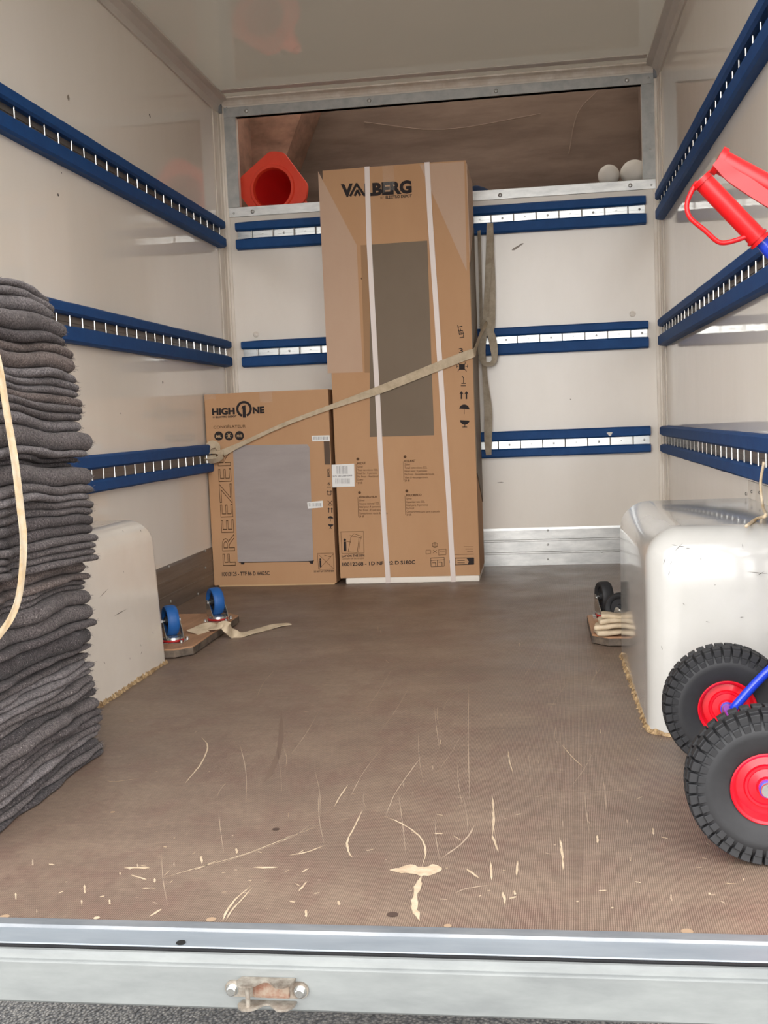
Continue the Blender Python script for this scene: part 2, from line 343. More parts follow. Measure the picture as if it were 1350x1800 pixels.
# opening frame of galvanised angle, four strips
fr = empty('locker_frame', (0, 0, 0)); tag(fr, kind='structure')
for i, (a, b) in enumerate((((.028, 2.072), (1.935, 2.115)), ((.030, 1.628), (1.930, 1.671)), ((.028, 1.671), (OX0, 2.072)), ((OX1, 1.671), (1.933, 2.072)))):
    bm = bmesh.new(); box(bm, (a[0], -.006, a[1]), (b[0], 0, b[1]), .0015)
    if i < 2: box(bm, (OX0, 0, b[1] - .003 if i == 1 else a[1]), (OX1, .03, b[1] if i == 1 else a[1] + .003))
    obj('frame_strip', bm, m_galv if i != 1 else m_alu, fr)
screw = bmesh.new(); lathe(screw, [(.009, 0), (.009, .002), (.006, .005), (.002, .0055)], 12, Matrix.Rotation(math.radians(90), 4, 'X'))
me_screw = bpy.data.meshes.new('screw'); screw.to_mesh(me_screw); screw.free(); me_screw.materials.append(m_alu)
for p in me_screw.polygons: p.use_smooth = True
for (u, v) in ((433, 195), (649, 177), (872, 160), (1102, 141), (444, 372), (879, 343), (1108, 326), (1143, 200), (1143, 262), (1145, 325), (1140, 137), (398, 190), (411, 375)):
    p = at(u, v, 1, -.006); o = link('screw', me_screw, None, fr); o.location = p
    if u in (1143, 1145, 1140, 398, 411): o.scale = (.5, .5, .5)
# coving and corner posts
def strips(name, polys, y0, y1, ax, m):
    bm = bmesh.new()
    for p in polys: prism(bm, p, y0, y1, ax)
    return struct(name, bm, m)
strips('trim_3', [[(0, H), (.055, H), (.055, H - .008), (.03, H - .012), (.012, H - .032), (.008, H - .06), (0, H - .06)]], -L, 0, 1, m_cove)   # left coving
strips('trim_4', [[(W, H), (W - .055, H), (W - .055, H - .008), (W - .03, H - .012), (W - .012, H - .032), (W - .008, H - .06), (W, H - .06)]], -L, 0, 1, m_cove)
strips('trim_5', [[(0, H), (-.05, H), (-.05, H - .006), (-.022, H - .010), (-.010, H - .018), (-.004, H - .026), (0, H - .026)]], 0, W, 0, m_trim)
# ceiling strip with rivets parallel to the back wall
bm = bmesh.new(); box(bm, (.06, -.16, H - .003), (W - .06, -.11, H)); struct('trim_6', bm, m_cove)
for nm, x0, s in (('trim_7', 0, 1), ('trim_8', W, -1)):
    bm = bmesh.new()
    box(bm, (min(x0, x0 + s * .032), -.005, 0), (max(x0, x0 + s * .032), 0, H - .03), .002)
    box(bm, (min(x0, x0 + s * .005), -.10, 0), (max(x0, x0 + s * .005), 0, H - .03), .002)
    prism(bm, [(x0, 0), (x0 + s * .020, 0), (x0 + s * .020, -.006), (x0 + s * .016, -.010), (x0 + s * .010, -.010), (x0 + s * .008, -.030), (x0 + s * .006, -.034), (x0, -.034)], 0, H - .03, 2)
    struct(nm, bm, m_trim)
# corner caps
for x in (.0, W):
    s = 1 if x == 0 else -1
    bm = bmesh.new(); box(bm, (min(x, x + s * .022), -.022, H - .06), (max(x, x + s * .022), -.001, H - .012), .003); struct('trim_9' if x == 0 else 'trim_10', bm, m_darkstrip)
# kick plates with ribs
def kick(name, a, b, m, axis, side):
    bm = bmesh.new()
    prof = [(0, 0), (.006, 0), (.006, .052), (.009, .054), (.009, .060), (.006, .062), (.006, .108), (.009, .110), (.009, .116), (.006, .118), (.006, .160), (.004, .170), (0, .170)]
    if axis == 0: prism(bm, [(-d, z) for d, z in prof], a, b, 0)
    else: prism(bm, [((d if side > 0 else W - d), z) for d, z in prof], a, b, 1)
    o = struct(name, bm, m); return o
kb = kick('baseboard_back', 0, W, m_alu, 0, 1)
kl = kick('baseboard_left', -L, -.01, m_alu_dark, 1, 1); kr = kick('baseboard_right', -L, -.01, m_alu_dark, 1, -1)
for (u, v) in ((963, 932), (963, 957), (963, 983), (1058, 970)):
    p = at(u, v, 1, -.007); o = link('screw', me_screw, None, kb); o.location = p; o.scale = (.5, .5, .5)
for (u, v) in ((361, 968), (361, 998), (297, 996), (300, 1057), (348, 1044)):
    p = at(u, v, 0, .007); o = link('screw', me_screw, None, kl); o.location = p; o.scale = (.6, .6, .6); o.rotation_euler = (0, 0, math.radians(90))
# round plugs on the back wall
for (u, v) in ((1112, 552), (450, 588)):
    p = at(u, v, 1, 0); bm = bmesh.new(); lathe(bm, [(.014, 0), (.014, .002), (.010, .004), (.008, .003), (.006, .004), (.002, .005)], 20, Matrix.Translation(p) @ Matrix.Rotation(math.radians(90), 4, 'X')); obj('plug', bm, m_trim, wall_b, smooth=.6)
# scuffs on the walls: small raised specks
def speck(par, ax, val, u, v, r, m, stretch=1.0, ang=0.0):
    p = at(u, v, ax, val); bm = bmesh.new(); n = 9; q = []
    for k in range(n):
        a = 2 * math.pi * k / n; rr = r * random.uniform(.6, 1.2); c, s = math.cos(a) * rr * stretch, math.sin(a) * rr
        c, s = c * math.cos(ang) - s * math.sin(ang), c * math.sin(ang) + s * math.cos(ang)
        o_ = V((c, -.0006, s)) if ax == 1 else (V((.0006 if val < 1 else -.0006, c, s)))
        q.append(bm.verts.new(p + o_))
    bm.faces.new(q); obj('scuff', bm, m, par)
for a in ((120, 172, .012), (263, 203, .008), (108, 304, .003), (102, 343, .006), (286, 672, .006), (212, 727, .003)): speck(wall_l, 0, 0, *a, m_dirt if a[2] < .011 else mat('grey_mark', (150, 138, 124), .5))
for (u, v, r, s, a) in ((908, 435, .006, 4, .5), (1003, 702, .003, 1, 0), (916, 430, .004, 3, .3), (880, 848, .0025, 8, 0)): speck(wall_b, 1, 0, u, v, r, mat('grey_mark', (150, 138, 124), .5), s, a)

# rear sill and beam
prof = [(-3.595, -.03), (-3.595, .002), (-3.5975, .003), (-3.612, .001), (-3.614, -.003)]
bm = bmesh.new(); prism(bm, prof + [(-3.614, -.03)], -.04, W + .04, 0); struct('trim_11', bm, m_darkstrip)
bm = bmesh.new(); prism(bm, [(-3.614, -.03), (-3.614, -.0035), (-3.652, -.005), (-3.654, -.008), (-3.654, -.03)], -.04, W + .04, 0); sill = struct('trim_12', bm, m_zinc_blue)
bm = bmesh.new(); prism(bm, [(-3.655, -.03), (-3.6555, -.014), (-3.660, -.014), (-3.661, -.0085), (-3.664, -.0065), (-3.668, -.007), (-3.6715, -.010), (-3.6735, -.0165), (-3.6770, -.0172), (-3.6785, -.0180), (-3.679, -.0195), (-3.679, -.0725), (-3.676, -.076), (-3.60, -.078), (-3.60, -.03)], -.06, W + .06, 0)
beam = struct('rear_beam', bm, m_galv_rear)
bm = bmesh.new(); box(bm, (-.04, -3.6585, -.02), (W + .04, -3.654, -.0062)); obj('groove_shade', bm, m_black, beam)  # black strip that stands in for the shade inside the groove
p = at(318, 1657, 2, -.004); bm = bmesh.new(); lathe(bm, [(.0065, 0), (.0062, .0008)], 20, Matrix.Translation(p)); obj('bolt_hole', bm, m_void, sill)
# keeper on the rear beam
p0 = at(470, 1738, 1, -3.68); lt = empty('rope_keeper', p0)
tag(lt, 'worn metal keeper bolted to the galvanised rear beam, rusty inside', 'latch')
bm = bmesh.new(); n = 14; poly = []
for k in range(n + 1): a = -math.pi / 2 + math.pi * k / n; poly.append((.044 + .0105 * math.cos(a), .0105 * math.sin(a)))
for k in range(n + 1): a = math.pi / 2 + math.pi * k / n; poly.append((-.045 + .0105 * math.cos(a), .0105 * math.sin(a)))
prism(bm, poly, -.0025, .001, 1); obj('back_plate', bm, m_latch, lt, smooth=.6)
bm = bmesh.new(); box(bm, (-.018, -.0032, -.010), (.030, -.0022, .012), .002); obj('rusty_recess', bm, m_rust, lt)
for sx in (-.046, .044):
    bm = bmesh.new(); lathe(bm, [(.0085, .002), (.0085, .0035), (.0062, .0036), (.0062, .009), (.005, .010)], 6 if sx > 9 else 18, Matrix.Translation((sx, 0, -.001)) @ Matrix.Rotation(math.radians(90), 4, 'X')); obj('bolt', bm, m_chrome, lt, smooth=.6)
def flange(z, dz):
    prof = [(-.033, 0), (-.037, -.012), (-.031, -.022), (-.020, -.024), (-.011, -.019), (-.004, -.010), (.004, -.009), (.010, -.015), (.018, -.022), (.028, -.021), (.036, -.012), (.038, 0)]
    c = [(v.x, v.y) for v in cr([V((a, b, 0)) for a, b in prof], 4)]
    bm = bmesh.new(); prism(bm, c, z, z + dz, 2); return bm
obj('flange', flange(.0125, .003), m_latch, lt, smooth=.6); obj('flange', flange(-.0185, .003), m_latch, lt, smooth=.6)
bm = bmesh.new(); cyl(bm, (-.022, -.016, -.018), (-.022, -.016, .0145), .0032, 12); obj('pin', bm, m_latch, lt, smooth=.6)

# ---------------------------------------------------------------- floor wear
def fl(u, v): return at(u, v, 2, 0.0)
def scratch(pts, wpx, m, z=.0005, rag=.5):
    P = cr([fl(*q) for q in pts], 5); bm = bmesh.new(); a_, b_ = [], []
    for i, p in enumerate(P):
        d = (P[min(i + 1, len(P) - 1)] - P[max(i - 1, 0)]).normalized(); s = V((-d.y, d.x, 0))
        t = i / (len(P) - 1); w_ = wpx * .0009 * (min(1, 5 * t, 5 * (1 - t)) * .9 + .1)
        a_.append(bm.verts.new(p + s * w_ * random.uniform(1 - rag, 1 + rag) + V((0, 0, z)))); b_.append(bm.verts.new(p - s * w_ * random.uniform(1 - rag, 1 + rag) + V((0, 0, z))))
    for i in range(len(P) - 1): bm.faces.new((a_[i], a_[i + 1], b_[i + 1], b_[i]))
    obj('scratch', bm, m, floor)
def blotch(pts, m, z=.0006):
    bm = bmesh.new(); c = cr([fl(*q) for q in pts] + [fl(*pts[0])], 4)[:-1]
    bm.faces.new([bm.verts.new(p + V((random.uniform(-.0015, .0015), random.uniform(-.0015, .0015), z))) for p in c]); obj('gouge', bm, m, floor)
blotch([(684, 1530), (700, 1526), (722, 1520), (735, 1524), (752, 1524), (762, 1519), (778, 1528), (760, 1538), (742, 1540), (722, 1536), (700, 1535)], m_scr)
scratch([(742, 1538), (732, 1565), (729, 1595), (738, 1619)], 4.2, m_scr)
scratch([(675, 1435), (700, 1445), (728, 1462), (744, 1480), (748, 1500), (742, 1524)], 1.6, m_scr)
scratch([(354, 1296), (365, 1312), (355, 1340), (338, 1362), (325, 1378)], 1.5, m_scr)
scratch([(637, 1425), (625, 1450), (611, 1478), (614, 1500), (620, 1508)], 1.7, m_scr)
scratch([(188, 1373), (205, 1374), (250, 1368)], 1.0, m_scr)
scratch([(442, 1557), (415, 1580), (400, 1600), (391, 1620)], 1.6, m_scr); scratch([(445, 1559), (422, 1585), (408, 1600), (396, 1620)], 1.2, m_scr)
scratch([(275, 1547), (350, 1525), (430, 1502), (500, 1475), (565, 1450)], 1.0, m_scr); scratch([(495, 1478), (512, 1470)], 2.6, m_scr)
scratch([(508, 1504), (540, 1498), (572, 1486)], 2.0, m_scr); scratch([(218, 1526), (264, 1526)], 3.2, m_scr); scratch([(445, 1525), (489, 1525)], 3.6, m_scr)
scratch([(342, 1530), (384, 1512)], 1.4, m_scr); scratch([(230, 1538), (258, 1547)], 1.8, m_scr); scratch([(250, 1562), (276, 1561)], 2.0, m_scr)
scratch([(262, 1612), (284, 1598)], 1.8, m_scr); scratch([(525, 1567), (540, 1550)], 1.6, m_scr); scratch([(865, 1400), (868, 1430), (866, 1470)], 2.0, m_scr)
scratch([(865, 1468), (876, 1498)], 1.8, m_scr); scratch([(820, 1528), (842, 1544)], 2.4, m_scr); scratch([(984, 1472), (988, 1500), (990, 1530)], 1.7, m_scr)
scratch([(893, 1320), (896, 1340), (902, 1360)], 1.3, m_scr); scratch([(988, 1310), (1005, 1330), (1026, 1350)], 1.0, m_scr); scratch([(835, 1450), (815, 1480), (775, 1510)], 1.6, m_scr2)
scratch([(745, 1325), (715, 1365), (692, 1400), (678, 1435)], 1.0, m_scr2); scratch([(824, 1200), (823, 1300), (826, 1420)], .8, m_scr2); scratch([(884, 1568), (888, 1590)], 2.0, m_scr)
scratch([(960, 1238), (978, 1238)], 1.3, m_scr); scratch([(1275, 1553), (1296, 1554)], 1.6, m_scr); scratch([(910, 1513), (908, 1540)], 1.8, m_scr); scratch([(862, 1515), (864, 1548)], 1.8, m_scr)
scratch([(800, 1570), (822, 1562), (870, 1555)], 1.2, m_scr2); scratch([(612, 1380), (598, 1400), (588, 1418)], 1.4, m_scr); scratch([(545, 1450), (500, 1478), (330, 1538)], .8, m_scr2)
scratch([(464, 1375), (478, 1352), (492, 1310), (495, 1250)], 6, mat('worn_track', (112, 93, 80), .5), .0003, .2)
for k in range(230):
    u = random.uniform(20, 1330); v = 1620 - 560 * random.random() ** 1.7
    if v < 1240 and (u < 330 or u > 1080): continue
    if u < 190 and v < 1480: continue
    if v > 1600: continue
    a = random.choice((random.uniform(-.25, .25), random.uniform(-.8, .8), 1.5)); ln = random.uniform(2, 16) * (1 if v > 1400 else .6)
    scratch([(u, v), (u + ln * math.cos(a), v + ln * math.sin(a))], random.uniform(.5, 1.7) * (1.2 if v > 1450 else .7), random.choice((m_scr, m_scr, m_scr2)), .0004)
for k in range(40):
    u = random.uniform(250, 1150); v = random.uniform(1180, 1500); a = random.choice((random.uniform(-.6, .2), 1.45, -1.0)); ln = random.uniform(30, 110)
    if u < 330 and v < 1400: continue
    scratch([(u, v), (u + ln * .5 * math.cos(a) + random.uniform(-6, 6), v + ln * .5 * math.sin(a)), (u + ln * math.cos(a), v + ln * math.sin(a))], random.uniform(.35, .6), m_scr2, .0003)
for (u, v, r) in ((8, 1612, 8), (170, 1614, 5), (371, 1617, 8), (787, 1628, 6), (1208, 1638, 9), (690, 1608, 9), (198, 1428, 5), (485, 1458, 7), (1010, 1110 - 82, 4)):
    m = m_scr3 if (u in (690, 485, 1010)) else (m_scr if u in (170,) else mat('countersunk_plug', (164, 138, 112), .6))
    bm = bmesh.new(); c = fl(u, v); bm.faces.new([bm.verts.new(c + V((math.cos(t) * r * .0009, math.sin(t) * r * .0009, .0007))) for t in [2 * math.pi * q / 12 for q in range(12)]]); obj('plug', bm, m, floor)

# ---------------------------------------------------------------- lashing rails
RZ = {'top': (1.601, 1.561, 1.527, 1.478), 'middle': (1.066, 1.0286, .9964, .9466), 'bottom': (.6074, .5638, .5293, .4907)}
T = .034
def pad_mesh(ln, h):
    bm = bmesh.new(); sh = h; e = .006
    prof = [(0, 0), (-T + .008, 0), (-T, .006), (-T, sh - .006), (-T + .008, sh), (0, sh)]
    N_ = max(2, int(ln / .06)); rings = []
    for i in range(N_ + 1):
        x = ln * i / N_; q = []
        for j, (y, z) in enumerate(prof):
            dz = .0013 * noise.noise(V((x * 9, j * 3.1, ln))) if 0 < i < N_ else 0
            sc_ = 1 if 0 < i < N_ else 0
            zz = z + dz
            if i in (0, N_) and y < 0: zz = sh / 2 + (z - sh / 2) * .86
            q.append(bm.verts.new((x, y, zz)))
        rings.append(q)
    for a, b in zip(rings, rings[1:]):
        for k in range(len(prof)): bm.faces.new((a[k], a[(k + 1) % len(prof)], b[(k + 1) % len(prof)], b[k]))
    bm.faces.new(rings[0][::-1]); bm.faces.new(rings[-1]); bmesh.ops.recalc_face_normals(bm, faces=bm.faces[:])
    return bm
me_rung = bpy.data.meshes.new('rung')
def make_rail(where, row, ln, loc, rz, label, first, pitch):
    z0, z1, z2, z3 = RZ[row]
    t = empty('lashing_rail', (loc[0], loc[1], z3), rz); tag(t, label, 'rail', 'blue padded lashing rails')
    obj('pad', pad_mesh(ln, z0 - z1), m_blue, t, (0, 0, z1 - z3)); obj('pad', pad_mesh(ln, z2 - z3), m_blue, t, (0, 0, 0))
    bm = bmesh.new(); zt0, zt1 = z2 - z3 - .004, z1 - z3 + .004
    box(bm, (.004, -.008, zt0), (ln - .004, 0, zt1)); mid = (zt0 + zt1) / 2
    box(bm, (.004, -.011, mid - .003), (ln - .004, -.008, mid - .001)); obj('track', bm, m_track if where == 'b' else m_alu_dark, t)
    me = bpy.data.meshes.new('rung'); bm = bmesh.new(); hh = zt1 - zt0
    cyl(bm, (0, -.020, 0), (0, -.020, hh), .0024, 8); box(bm, (-.003, -.019, 0), (.003, -.008, .003)); box(bm, (-.003, -.019, hh - .003), (.003, -.008, hh)); bm.to_mesh(me); bm.free()
    me.materials.append(m_chrome)
    x = first; k = 0
    while x < ln - .02:
        link('rung', me, None, t, (x, 0, zt0))
        if where == 'b' and x + pitch / 2 < ln - .02 :
            s = link('screw', me_screw, None, t, (x + pitch * .5, -.009, mid)); s.scale = (.55, .55, .55) if k % 2 else (.35, .35, .35)
        x += pitch; k += 1
    return t
names = {'top': 'top', 'middle': 'middle', 'bottom': 'bottom'}
for row in RZ:
    make_rail('l', row, 3.45, (0, -3.54, 0), math.radians(90), 'blue padded lashing rail on the left wall, %s of three' % row, .03, .0935)
    make_rail('r', row, 3.45, (W, -.09, 0), math.radians(-90), 'blue padded lashing rail on the right wall, %s of three' % row, .03, .0935)
    make_rail('b', row, 1.822, (.062, 0, 0), 0, 'blue padded lashing rail across the back wall behind the cartons, %s of three' % row, .072, .0985)
p = at(1072, 763, 1, -.036); bm = bmesh.new(); prism(bm, [(p.x - .014, p.z + .006), (p.x - .006, p.z + .008), (p.x + .012, p.z + .007), (p.x + .004, p.z - .008), (p.x - .003, p.z - .008)], -.0352, -.0335, 1); obj('chipped_patch', bm, m_foam, [o for o in COL.objects if o.name.startswith('lashing_rail') and 'back wall' in o['label'] and 'bottom of' in o['label']][0])
ch = COL.objects[-1]; ch.matrix_parent_inverse = Matrix.Translation(-ch.parent.location)

# ---------------------------------------------------------------- wheel arches
def arch(name, label, x_in, x_wall, y0, y1, h, m, R=.07, taper=.02):
    t = empty(name, (x_wall, (y0 + y1) / 2, 0)); tag(t, label, 'wheel arch')
    bm = bmesh.new(); s = 1 if x_in > x_wall else -1; w_ = abs(x_in - x_wall); ly = (y1 - y0) / 2
    # superellipse-like shell: grid of half-outlines shrinking towards the top
    rings = []
    prof = [(0, 0)] + [(0, h * k / 6) for k in range(1, 6)] 
    prof = [(0, z) for z in (0, h * .25, h * .5, h * .7)] + [(R * (1 - math.cos(a)), h - R + R * math.sin(a)) for a in [math.pi / 2 * k / 8 for k in range(9)]]
    for ins, z in prof:
        tp = taper * z / h; X = w_ - ins - tp * .3; Y = ly - ins - tp; r = max(R * .9 - ins * .7, .012); q = [(0, -Y)]
        for k in range(9): a = -math.pi / 2 + math.pi / 2 * k / 8; q.append((X - r + r * math.cos(a), -Y + r + r * math.sin(a)))
        for k in range(9): a = math.pi / 2 * k / 8; q.append((X - r + r * math.cos(a), Y - r + r * math.sin(a)))
        q.append((0, Y))
        rings.append([bm.verts.new((s * x, y, z)) for x, y in q])
    for a, b in zip(rings, rings[1:]):
        for k in range(len(a) - 1): bm.faces.new((a[k], a[k + 1], b[k + 1], b[k]))
    bm.faces.new(rings[-1]); bmesh.ops.recalc_face_normals(bm, faces=bm.faces[:])
    base = [v.co.copy() for v in rings[0]]
    o = obj('shell', bm, m, t, smooth=.7)
    # ragged sealant bead along the foot
    bm = bmesh.new(); P = []
    for a, b in zip(base, base[1:]):
        n = max(1, int((b - a).length / .008)); P += [a.lerp(b, i / n) for i in range(n)]
    P.append(base[-1])
    rnd = random.Random(3)
    inner, top, outer = [], [], []
    for i, p in enumerate(P):
        d = (P[min(i + 1, len(P) - 1)] - P[max(i - 1, 0)]).normalized(); nrm = V((d.y, -d.x, 0)) * s
        outer.append(bm.verts.new(p + nrm * rnd.uniform(.002, .010) + V((0, 0, .0006)))); top.append(bm.verts.new(p + nrm * rnd.uniform(.001, .004) + V((0, 0, rnd.uniform(.004, .010))))); inner.append(bm.verts.new(p + V((0, 0, rnd.uniform(.006, .017))) - nrm * .0015))
    for A_, B_ in ((outer, top), (top, inner)):
        for i in range(len(P) - 1): bm.faces.new((A_[i], A_[i + 1], B_[i + 1], B_[i]))
    bmesh.ops.recalc_face_normals(bm, faces=bm.faces[:])
    obj('sealant_bead', bm, m_glue, t); return t, o
al, als = arch('wheel_arch', 'cream wheel arch cover on the left behind the blanket stack', .300, 0, -2.98, -1.905, .425, m_arch_l, .065, .03)
ar, ars = arch('wheel_arch', 'glossy white wheel arch cover on the right behind the hand truck', 1.605, W, -2.71, -1.86, .432, m_arch, .075, .012)
def marks(par, base, specs, m):
    bm = bmesh.new()
    for (p, q, w_, off) in specs:
        p, q = V(p) - base, V(q) - base; d = (q - p).normalized(); s = d.cross(V(off)).normalized() * w_; o_ = V(off) * .0006
        bm.faces.new([bm.verts.new(c) for c in (p + o_ + s * .2, p.lerp(q, .4) + o_ + s, q + o_, p.lerp(q, .5) + o_ - s)])
    o = obj('scuff_marks', bm, m, par); o['kind'] = 'stuff'
rnd = random.Random(5); sp = []
for (u, v, l, a) in ((1180, 957, 12, .2), (1192, 960, 14, .1), (1205, 963, 9, .1), (1170, 980, 14, 1.9), (1182, 985, 10, 2.1), (1178, 1002, 12, 1.9), (1305, 955, 10, 1.5), (1232, 980, 5, 1.6), (1255, 1028, 4, 0), (1240, 1092, 8, .3), (1300, 1085, 8, 0), (1330, 1012, 16, -.5), (1312, 1005, 40, .1), (1162, 1135, 8, 1.2), (1200, 1060, 6, .8), (1185, 970, 22, -.8)):
    sp.append((at(u, v, 1, -2.708), at(u + l * math.cos(a), v + l * math.sin(a), 1, -2.708), .0006, (0, -1, 0)))
marks(ar, ar.location, sp, m_dirt)
sp = []
for (u, v, l, a) in ((246, 930, 6, 1.2), (215, 932, 4, 1), (247, 1142 - 10, 5, 1.4), (249, 1145, 6, 1.9), (200, 1095 - 12, 26, -.5), (182, 1163, 5, 1), (228, 1155, 5, 1.5), (216, 1004, 3, 1), (175, 1050, 22, -.8), (268, 1110, 5, 1.3)):
    sp.append((at(u, v, 0, .299), at(u + l * math.cos(a), v + l * math.sin(a), 0, .299), .0011, (1, 0, 0)))
marks(al, al.location, sp, m_dirt)
# small riveted bracket plate on the right wall above the arch
p = at(1330, 872, 0, W); t = empty('bracket_plate', (W, p.y, p.z)); tag(t, 'thin riveted metal plate on the right wall just above the white wheel arch', 'bracket')
bm = bmesh.new(); box(bm, (-.003, -.18, -.06), (0, .10, .035), .001); obj('plate', bm, m_trim, t)
for (u, v) in ((1312, 868), (1322, 864), (1336, 866)):
    q = at(u, v, 0, W - .003); bm = bmesh.new(); lathe(bm, [(.005, 0), (.004, .003), (.001, .004)], 10, Matrix.Translation(q - t.location) @ Matrix.Rotation(math.radians(-90), 4, 'Y')); obj('rivet', bm, m_alu_dark, t)
# cord hanging from the low right rail onto the arch
t = bm = bmesh.new(); cpts = [at(1343, 812, 0, 1.905), at(1337, 850, 0, 1.90), at(1341, 890, 0, 1.90), at(1346, 906, 2, .455), at(1330, 912, 2, .437), at(1312, 925, 2, .436)]
tube(bm, cpts, .0035, 8, 6); o = obj('cord', bm, m_strap_l, smooth=4); tag(o, 'cream cord hanging from the bottom right rail onto the white wheel arch', 'cord')

# ---------------------------------------------------------------- lettering
def text_mesh(s, bold=0.0, outline=False, align='LEFT'):
    cu = bpy.data.curves.new('lettering', 'FONT'); cu.body = s; cu.size = 1; cu.align_x = align; cu.resolution_u = 3
    if outline: cu.fill_mode = 'NONE'; cu.bevel_depth = .012; cu.bevel_resolution = 0
    else: cu.offset = bold
    o = bpy.data.objects.new('tmp', cu); COL.objects.link(o)
    dg = bpy.context.evaluated_depsgraph_get(); me = bpy.data.meshes.new_from_object(o.evaluated_get(dg))
    bpy.data.objects.remove(o); return me
YB = -.4685
def write(par, s, p0, p1, hpx, m=None, bold=.0, outline=False, name='lettering', plane=YB, fit=True, ppm=428.):
    """baseline from pixel p0 to p1 on the carton front, cap height in pixels"""
    me = text_mesh(s, bold, outline); A, B = at(*p0, 1, plane), at(*p1, 1, plane)
    xs = [v.co.x for v in me.vertices]; ys = [v.co.y for v in me.vertices]; x0, x1 = min(xs), max(xs)
    n_lines = s.count('\n') + 1; y0, y1 = min(ys), max(ys)
    if n_lines > 1: capy = y1 - y0; y0_ = y1 - capy
    d = (B - A); sx = d.length / (x1 - x0); d.normalize(); up = V((0, -1, 0)).cross(d) * -1; up = V((-d.z, 0, d.x))
    sy = (hpx / ppm) / ((y1 - y0) if n_lines > 1 else (y1 if y1 > 0 else 1))
    for v in me.vertices:
        xx, yy = (v.co.x - x0) * sx, (v.co.y - (y0 if n_lines > 1 else 0)) * sy
        zz = v.co.z * .02
        v.co = A + d * xx + up * yy + V((0, -.0006 + (zz if outline else 0), 0)) - par.location
    o = link(name, me, m or m_ink, par); me.materials.clear(); me.materials.append(m or m_ink); return o
def patch(par, pts, m, name, lift=.0004, thick=.0003, plane=YB, holes=None):
    bm = bmesh.new(); q = [at(u, v, 1, plane) - par.location for u, v in pts]
    prism(bm, [(p.x, p.z) for p in q], q[0].y - lift - thick, q[0].y - .0001, 1); return obj(name, bm, m, par)
def lines(par, segs, wpx, m, name='line_art', plane=YB, lift=.0006, ppm=428.):
    bm = bmesh.new(); w_ = wpx / ppm / 2
    for a, b in segs:
        A, B = at(*a, 1, plane) - par.location, at(*b, 1, plane) - par.location; d = (B - A).normalized(); s = V((-d.z, 0, d.x)) * w_
        o_ = V((0, -lift, 0)); bm.faces.new([bm.verts.new(c + o_) for c in (A - s, B - s, B + s, A + s)])
    return obj(name, bm, m, par)
def disc(par, u, v, rpx, m, name, lift=.0004, plane=YB, ppm=428., seg=24, a0=0, a1=2 * math.pi, ri=0):
    c = at(u, v, 1, plane) - par.location; bm = bmesh.new(); r = rpx / ppm; ri = ri / ppm; y = c.y - lift
    if ri:
        A = [bm.verts.new((c.x + r * math.cos(a0 + (a1 - a0) * k / seg), y, c.z + r * math.sin(a0 + (a1 - a0) * k / seg))) for k in range(seg + 1)]
        B = [bm.verts.new((c.x + ri * math.cos(a0 + (a1 - a0) * k / seg), y, c.z + ri * math.sin(a0 + (a1 - a0) * k / seg))) for k in range(seg + 1)]
        for k in range(seg): bm.faces.new((A[k], A[k + 1], B[k + 1], B[k]))
    else: bm.faces.new([bm.verts.new((c.x + r * math.cos(a0 + (a1 - a0) * k / seg), y, c.z + r * math.sin(a0 + (a1 - a0) * k / seg))) for k in range(seg)])
    return obj(name, bm, m, par)
def barcode(par, u0, v0, u1, v1, n=26, lift=.0022):
    rn = random.Random(int(u0)); segs = []; x = u0; bm = bmesh.new()
    while x < u1 - .3:
        w_ = rn.choice((.25, .45, .7)); a = at(x, v0, 1, YB) - par.location; b = at(min(x + w_, u1), v1, 1, YB) - par.location
        bm.faces.new([bm.verts.new(c) for c in ((a.x, a.y - lift, b.z), (b.x, a.y - lift, b.z), (b.x, a.y - lift, a.z), (a.x, a.y - lift, a.z))]); x += w_ + rn.choice((.3, .5, .9))
    return obj('barcode', bm, m_ink, par)

def carton(t, x0, x1, y0, y1, z0, z1, m):
    """closed flap carton, faces very slightly bowed, with seam along the top"""
    bm = bmesh.new(); ax, ay, az = 10, 6, 16
    def P(i, j, k):
        x, y, z = x0 + (x1 - x0) * i / ax, y0 + (y1 - y0) * j / ay, z0 + (z1 - z0) * k / az
        fx, fz, fy = math.sin(math.pi * i / ax), math.sin(math.pi * k / az), math.sin(math.pi * j / ay)
        if k in (0, az): z += .0015 * fx * (1 if k else 0)
        if i in (0, ax): x += (.002 if i else -.001) * fz * fy
        return V((x, y, z)) - t.location
    cache = {}
    def G(i, j, k):
        if (i, j, k) not in cache: cache[(i, j, k)] = bm.verts.new(P(i, j, k))
        return cache[(i, j, k)]
    for i in range(ax):
        for k in range(az):
            bm.faces.new((G(i, 0, k), G(i + 1, 0, k), G(i + 1, 0, k + 1), G(i, 0, k + 1))); bm.faces.new((G(i, ay, k), G(i, ay, k + 1), G(i + 1, ay, k + 1), G(i + 1, ay, k)))
    for j in range(ay):
        for k in range(az):
            bm.faces.new((G(0, j, k), G(0, j, k + 1), G(0, j + 1, k + 1), G(0, j + 1, k))); bm.faces.new((G(ax, j, k), G(ax, j + 1, k), G(ax, j + 1, k + 1), G(ax, j, k + 1)))
    for i in range(ax):
        for j in range(ay):
            bm.faces.new((G(i, j, az), G(i + 1, j, az), G(i + 1, j + 1, az), G(i, j + 1, az))); bm.faces.new((G(i, j, 0), G(i, j + 1, 0), G(i + 1, j + 1, 0), G(i + 1, j, 0)))
    bmesh.ops.bevel(bm, geom=[e for e in bm.edges if e.is_manifold and e.calc_face_angle(0) > 1.2], offset=.003, segments=2, affect='EDGES')
    return obj('carton_body', bm, m, t, smooth=.5)

